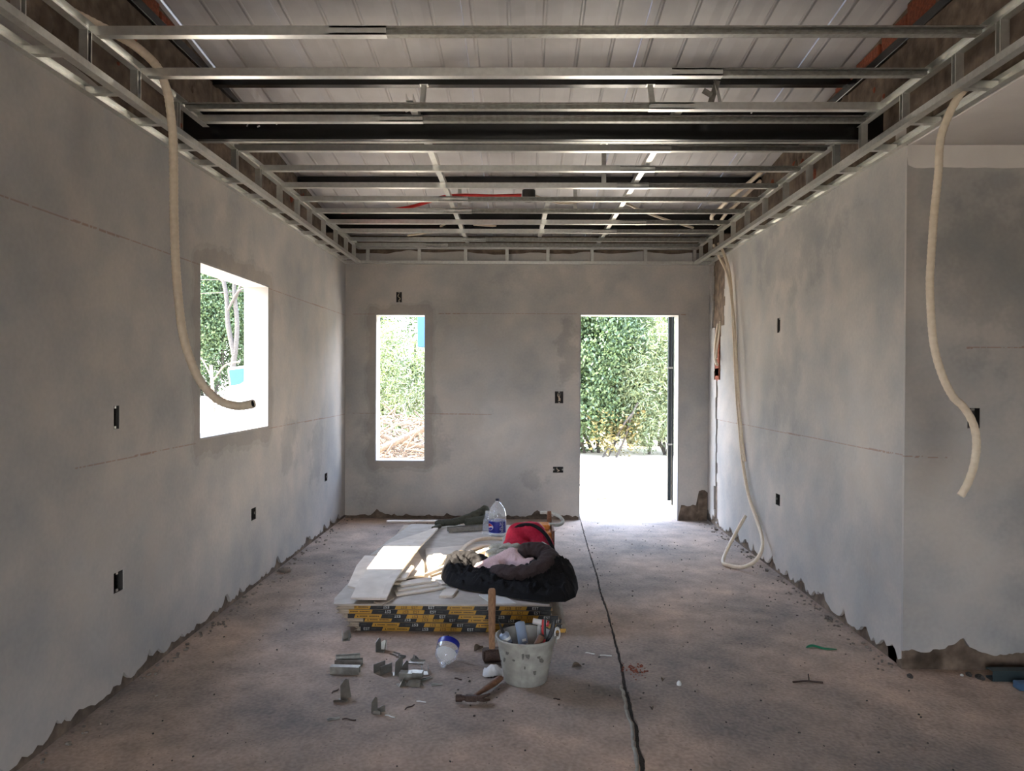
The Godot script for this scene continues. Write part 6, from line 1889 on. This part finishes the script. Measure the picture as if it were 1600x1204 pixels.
func build_outdoors() -> void:
	var mb := MB.new()
	mb.grid(func(u, v): var x := lerpf(-34, 30, u); var z := lerpf(20, -40, v); return Vector3(x, ground_y(x, z) - (0.12 if z > ZB - 0.3 and x > -2.2 and x < 5.2 and z < 3.0 else 0.0), z), 128, 120, true)
	var g := struct("ground", mb, M.ground, "sunlit pale sandy ground outside")
	g.set_meta("label", "sunlit pale sandy ground outside")
	var small := leaf_cluster(11, 12, 0.075, 0.02, 0.13)
	var broad := leaf_cluster(12, 16, 0.065, 0.020, 0.17)
	var slim := leaf_cluster(13, 16, 0.10, 0.008, 0.17)
	# beyond the doorway
	var pd := Color(0.13, 0.165, 0.085)    # slim grey-green leaves
	var pm := Color(0.28, 0.32, 0.18)
	var dg := Color(0.040, 0.066, 0.030)
	var mg := Color(0.115, 0.165, 0.075)
	shrub("broadleaf_shrub", "dense dark green shrub at the left of the doorway view", "shrub", Vector3(1.15, 0, -14.6), Vector3(1.15, 3.6, 0.9), 4200, broad, dg, mg, 201, 5, "shrubs beyond the doorway")
	shrub("pale_shrub", "pale twiggy grey-green shrub at the right of the doorway view", "shrub", Vector3(2.75, 0, -14.5), Vector3(1.2, 3.0, 0.8), 3600, slim, pd, pm, 202, 9, "shrubs beyond the doorway")
	shrub("yellow_shrub", "low yellowing shrub between the two shrubs beyond doorway", "shrub", Vector3(1.65, 0, -14.1), Vector3(0.6, 1.2, 0.5), 90, small, Color(0.13, 0.10, 0.035), Color(0.22, 0.18, 0.07), 203, 3, "shrubs beyond the doorway")
	shrub("grassy_shrub", "tall bright bamboo-like clump behind the pale shrub", "shrub", Vector3(2.5, 0, -16.3), Vector3(1.5, 4.4, 0.9), 2200, slim, pd, pm, 204, 8, "shrubs beyond the doorway")
	shrub("broadleaf_shrub", "green shrub farther right beyond the doorway", "shrub", Vector3(4.9, 0, -15.0), Vector3(1.5, 3.4, 1.0), 1500, broad, dg, mg, 205, 4, "shrubs beyond the doorway")
	shrub("broadleaf_shrub", "green shrub behind the wall between door and narrow window", "shrub", Vector3(-0.6, 0, -15.2), Vector3(1.2, 3.2, 0.9), 1500, broad, dg, mg, 206, 4, "shrubs beyond the doorway")
	shrub("dark_tree", "dark leafy tree rising behind the doorway shrubs", "tree", Vector3(1.5, 0, -19.5), Vector3(3.2, 7.0, 1.6), 6000, broad, dg, mg, 207, 6, "trees behind the shrubs")
	# beyond the narrow window
	shrub("bright_shrub", "sunlit pale shrub seen through the narrow window", "shrub", Vector3(-2.35, 0, -14.6), Vector3(1.2, 2.5, 0.8), 2200, slim, pd, pm, 208, 8, "shrubs beyond the narrow window")
	shrub("dark_tree", "dark tree at the top right of the narrow window view", "tree", Vector3(-1.6, 0, -19.0), Vector3(1.3, 6.0, 1.2), 2600, broad, dg, mg, 209, 4, "trees behind the shrubs")
	shrub("light_tree", "loose leafy tree at the top left of the narrow window view", "tree", Vector3(-4.1, 0, -19.5), Vector3(1.4, 4.6, 1.2), 1300, small, dg, mg, 210, 4, "trees behind the shrubs")
	# pile of pale dead branches
	var t := thing("brush_pile", "tangled pile of pale dead branches outside the narrow window", "brush pile", Vector3(-1.75, ground_y(-1.75, -11.0), -11.0))
	rng.seed = 300
	mb = MB.new()
	for i in 330:
		var h := rng.randf_range(0.02, 0.95)
		var c := Vector3(rng.randfn(0, 0.75), h, rng.randfn(0, 0.45))
		c *= Vector3(1.0 - h * 0.3, 1, 1)
		var d := Vector3(rng.randfn(0, 1), rng.randfn(0, 0.45), rng.randfn(0, 0.5)).normalized() * rng.randf_range(0.15, 0.45)
		if c.y - absf(d.y) < 0.0:
			c.y = absf(d.y)
		mb.tube(smooth_path([c - d, c + Vector3(rng.randfn(0, 0.03), rng.randfn(0, 0.03), 0), c + d], 3), rng.randf_range(0.004, 0.013), 5)
	var st := obj("twigs", mb, M.dead, t)
	st.set_meta("kind", "stuff")
	for q in [[Vector3(-0.75, 0.28, 0.75), Vector3(0.0, 0.62, 0.60), Vector3(0.75, 0.98, 0.5), 0.045], [Vector3(-0.8, 0.12, 0.7), Vector3(0.0, 0.20, 0.75), Vector3(0.8, 0.06, 0.6), 0.05], [Vector3(-0.2, 0.72, 0.4), Vector3(0.2, 0.60, 0.5), Vector3(0.9, 0.52, 0.4), 0.03]]:
		mb = MB.new()
		mb.tube(smooth_path([q[0], q[1], q[2]], 5), q[3], 8)
		obj("thick_branch", mb, M.dead, t)
	# a blue sheet fixed up high past the narrow window, on a post
	t = thing("blue_signboard", "blue board on a post at the narrow window's upper right", "board", Vector3(-1.72, ground_y(-1.72, -13.0), -13.0))
	mb = MB.new()
	mb.aabb(Vector3(-0.06, 2.0, -0.03), Vector3(0.30, 3.4, 0.03), 0.01)
	obj("sheet", mb, M.blue, t)
	mb = MB.new()
	mb.tube(PackedVector3Array([Vector3(0.15, 0, -0.06), Vector3(0.15, 3.2, -0.06)]), 0.03, 8)
	obj("post", mb, M.bark, t)
	# beyond the left window: a bank of trees
	shrub("bank_tree", "dense dark green tree at the left in square window view", "tree", Vector3(-8.0, 0, -18.5), Vector3(2.0, 4.6, 1.4), 6000, broad, dg, mg, 211, 4, "trees beyond the square window")
	shrub("bank_tree", "tall shadowy tree behind the pale trunk in square window view", "tree", Vector3(-7.0, 0, -20.5), Vector3(2.4, 7.5, 1.5), 6500, broad, dg, mg, 212, 5, "trees beyond the square window")
	shrub("bank_tree", "dark tree farther left, past the square window's edge", "tree", Vector3(-10.8, 0, -20.0), Vector3(2.2, 7.0, 1.6), 2000, broad, dg, mg, 213, 4, "trees beyond the square window")
	shrub("bank_tree", "dark tree hidden past the square window's right jamb", "tree", Vector3(-4.6, 0, -20.5), Vector3(1.8, 6.0, 1.4), 1500, broad, dg, mg, 214, 4, "trees beyond the square window")
	var tb := Vector3(-5.65, ground_y(-5.65, -15.0), -15.0)
	t = thing("pale_trunk_tree", "bare pale tree with a forked trunk in the square window", "tree", tb)
	var br := [[0.075, [Vector3(0, 0, 0), Vector3(-0.03, 0.5, 0), Vector3(0.02, 0.95, 0)], "trunk"], [0.05, [Vector3(0.0, 0.9, 0), Vector3(-0.12, 1.5, 0), Vector3(-0.16, 2.1, 0), Vector3(-0.34, 2.9, 0), Vector3(-0.5, 3.6, 0)], "bough"], [0.05, [Vector3(0.02, 0.9, 0), Vector3(0.06, 1.5, 0), Vector3(0.0, 2.2, 0), Vector3(0.06, 2.8, 0), Vector3(0.12, 3.6, 0)], "bough"], [0.03, [Vector3(0.03, 2.0, 0), Vector3(0.25, 2.45, 0.1), Vector3(0.45, 3.0, 0.1)], "bough"], [0.03, [Vector3(-0.2, 2.3, 0), Vector3(-0.45, 2.6, 0), Vector3(-0.6, 3.1, 0)], "bough"], [0.025, [Vector3(-0.15, 1.7, 0), Vector3(0.1, 2.1, 0.1), Vector3(0.3, 2.2, 0.1)], "bough"]]
	for q in br:
		mb = MB.new()
		var pp := smooth_path(q[1], 5)
		var rr := PackedFloat32Array()
		for i in pp.size():
			rr.append(q[0] * lerpf(1.0, 0.6, float(i) / pp.size()))
		mb.tube(pp, rr, 9)
		obj(q[2], mb, M.bark, t)
	# two wires strung across
	for k in 2:
		mb = MB.new()
		mb.tube(smooth_path([Vector3(-9.0, 3.00 + 0.35 * k, -15.2), Vector3(-5.83 - 0.06 * k, 3.1 + 0.25 * k, -15.0), Vector3(-3.5, 3.25 + 0.1 * k, -14.9)], 6), 0.008, 5)
		tag(obj("overhead_wire", mb, M.bark), ["lower thin wire strung across the square window view", "upper thin wire strung across the square window view"][k], "wire")
	t = thing("blue_tub", "blue and white tub standing at the foot of the pale tree", "tub", Vector3(-5.28, ground_y(-5.28, -14.4), -14.4))
	mb = MB.new()
	mb.box(xf(Vector3(0.0, 0.42, 0), 15, 0, 8), Vector3(0.42, 0.5, 0.3), 0.03)
	obj("tub_body", mb, M.white_plastic, t)
	mb = MB.new()
	mb.box(xf(Vector3(-0.02, 0.47, 0.155), 15, 0, 8), Vector3(0.28, 0.30, 0.02), 0.01)
	obj("blue_side", mb, M.blue, t)
	mb = MB.new()
	mb.aabb(Vector3(-0.2, 0.0, -0.12), Vector3(0.2, 0.18, 0.12), 0.02)
	obj("foot", mb, M.white_plastic, t)
	t = thing("dry_sapling", "small dead sapling with bent twigs outside the square window", "sapling", Vector3(-4.70, ground_y(-4.7, -11.6), -11.6))
	for q in [[0.025, [Vector3(0, 0, 0), Vector3(0.02, 0.5, 0), Vector3(-0.02, 1.15, 0)]], [0.012, [Vector3(0.0, 0.95, 0), Vector3(-0.2, 1.28, 0), Vector3(-0.45, 1.28, 0), Vector3(-0.6, 1.05, 0)]], [0.012, [Vector3(0, 0.9, 0), Vector3(0.2, 1.15, 0), Vector3(0.42, 1.2, 0)]], [0.010, [Vector3(0, 0.4, 0), Vector3(0.2, 0.7, 0), Vector3(0.5, 0.9, 0)]]]:
		mb = MB.new()
		mb.tube(smooth_path(q[1], 5), q[0], 6)
		obj("twig", mb, M.dead, t)
	# open steel door leaf's edge post at the doorway
	t = thing("steel_door_post", "dark steel post of the door frame at the doorway's right jamb", "door post", Vector3(1.58, 0, ZB - 0.24))
	mb = MB.new()
	mb.aabb(Vector3(-0.055, 0.17, -0.03), Vector3(-0.018, 2.095, 0.025), 0.003)
	obj("post", mb, M.dark_green_steel, t)
	mb = MB.new()
	mb.aabb(Vector3(-0.012, 0.12, -0.03), Vector3(0.004, 2.095, 0.02), 0.002)
	obj("stop_angle", mb, M.dark_green_steel, t)
	for h in [1.55, 0.75]:
		mb = MB.new()
		mb.aabb(Vector3(-0.068, h, -0.02), Vector3(-0.012, h + 0.02, 0.03), 0.003)
		obj("hinge", mb, M.steel_dull, t)
	# porch pier outside the left wall; the sun through the square window grazes past it
	t = thing("porch_pier", "brick porch pier outside the left wall, out of the photo", "pier", Vector3(-3.0, ground_y(-3.0, -4.45), -4.45))
	mb = MB.new()
	mb.aabb(Vector3(-0.15, 0, -0.33), Vector3(0.15, 3.6, 0.33), 0.01)
	obj("shaft", mb, M.cement, t)
	# litter on the ground outside the door
	for q in [[1.02, -9.6, 30, "dry branch scrap on the ground outside, nearest the doorway"], [1.35, -10.4, -20, "dry branch scrap on the ground outside, middle"], [0.85, -10.9, 60, "dry branch scrap on the ground outside, far left"]]:
		mb = MB.new()
		mb.tube(smooth_path([Vector3(-0.12, 0.012, 0), Vector3(0, 0.02, 0.03), Vector3(0.14, 0.012, 0)], 4), 0.011, 6)
		var o := obj("branch_scrap", mb, M.dead)
		o.transform = xf(Vector3(q[0], ground_y(q[0], q[1]), q[1]), q[2])
		tag(o, q[3], "branch", "branch scraps on the ground outside")

# ------------------------------------------------------------------ entry
func _ready() -> void:
	# camera
	var cam := Camera3D.new()
	cam.name = "camera"
	cam.position = Vector3(0, 1.434, 0)
	cam.basis = Basis.from_euler(Vector3(-0.00823, 0.01364, 0.00509))
	cam.fov = rad_to_deg(2.0 * atan(602.0 / 1203.0))
	cam.near = 0.05
	cam.far = 300.0
	add_child(cam)
	cam.current = true
	# sky, sun, exposure
	var sm := ProceduralSkyMaterial.new()
	sm.sky_top_color = Color(0.68, 0.76, 0.895)
	sm.sky_horizon_color = Color(0.94, 0.945, 0.945)
	sm.sky_curve = 0.18
	sm.ground_bottom_color = Color(0.45, 0.42, 0.38)
	sm.ground_horizon_color = Color(0.80, 0.80, 0.80)
	sm.sun_angle_max = 20.0
	sm.sky_energy_multiplier = 3.0
	sm.ground_energy_multiplier = 1.0
	var sky := Sky.new()
	sky.sky_material = sm
	var env := Environment.new()
	env.background_mode = Environment.BG_SKY
	env.sky = sky
	env.tonemap_mode = Environment.TONE_MAPPER_LINEAR
	env.tonemap_exposure = 2.12
	env.sdfgi_enabled = true
	env.ssao_enabled = true
	env.ssil_enabled = true
	var we := WorldEnvironment.new()
	we.name = "world_environment"
	we.environment = env
	add_child(we)
	var sun := DirectionalLight3D.new()
	sun.name = "sun"
	sun.basis = Basis.looking_at(Vector3(1.0, -1.04, -0.03).normalized(), Vector3.UP)
	sun.light_color = Color(1.0, 0.94, 0.85)
	sun.light_energy = 8.0
	sun.light_angular_distance = 0.53
	sun.shadow_enabled = true
	add_child(sun)
	make_materials()
	build_room()
	build_framing()
	build_conduits()
	build_stack()
	build_floor_things()
	build_outdoors()
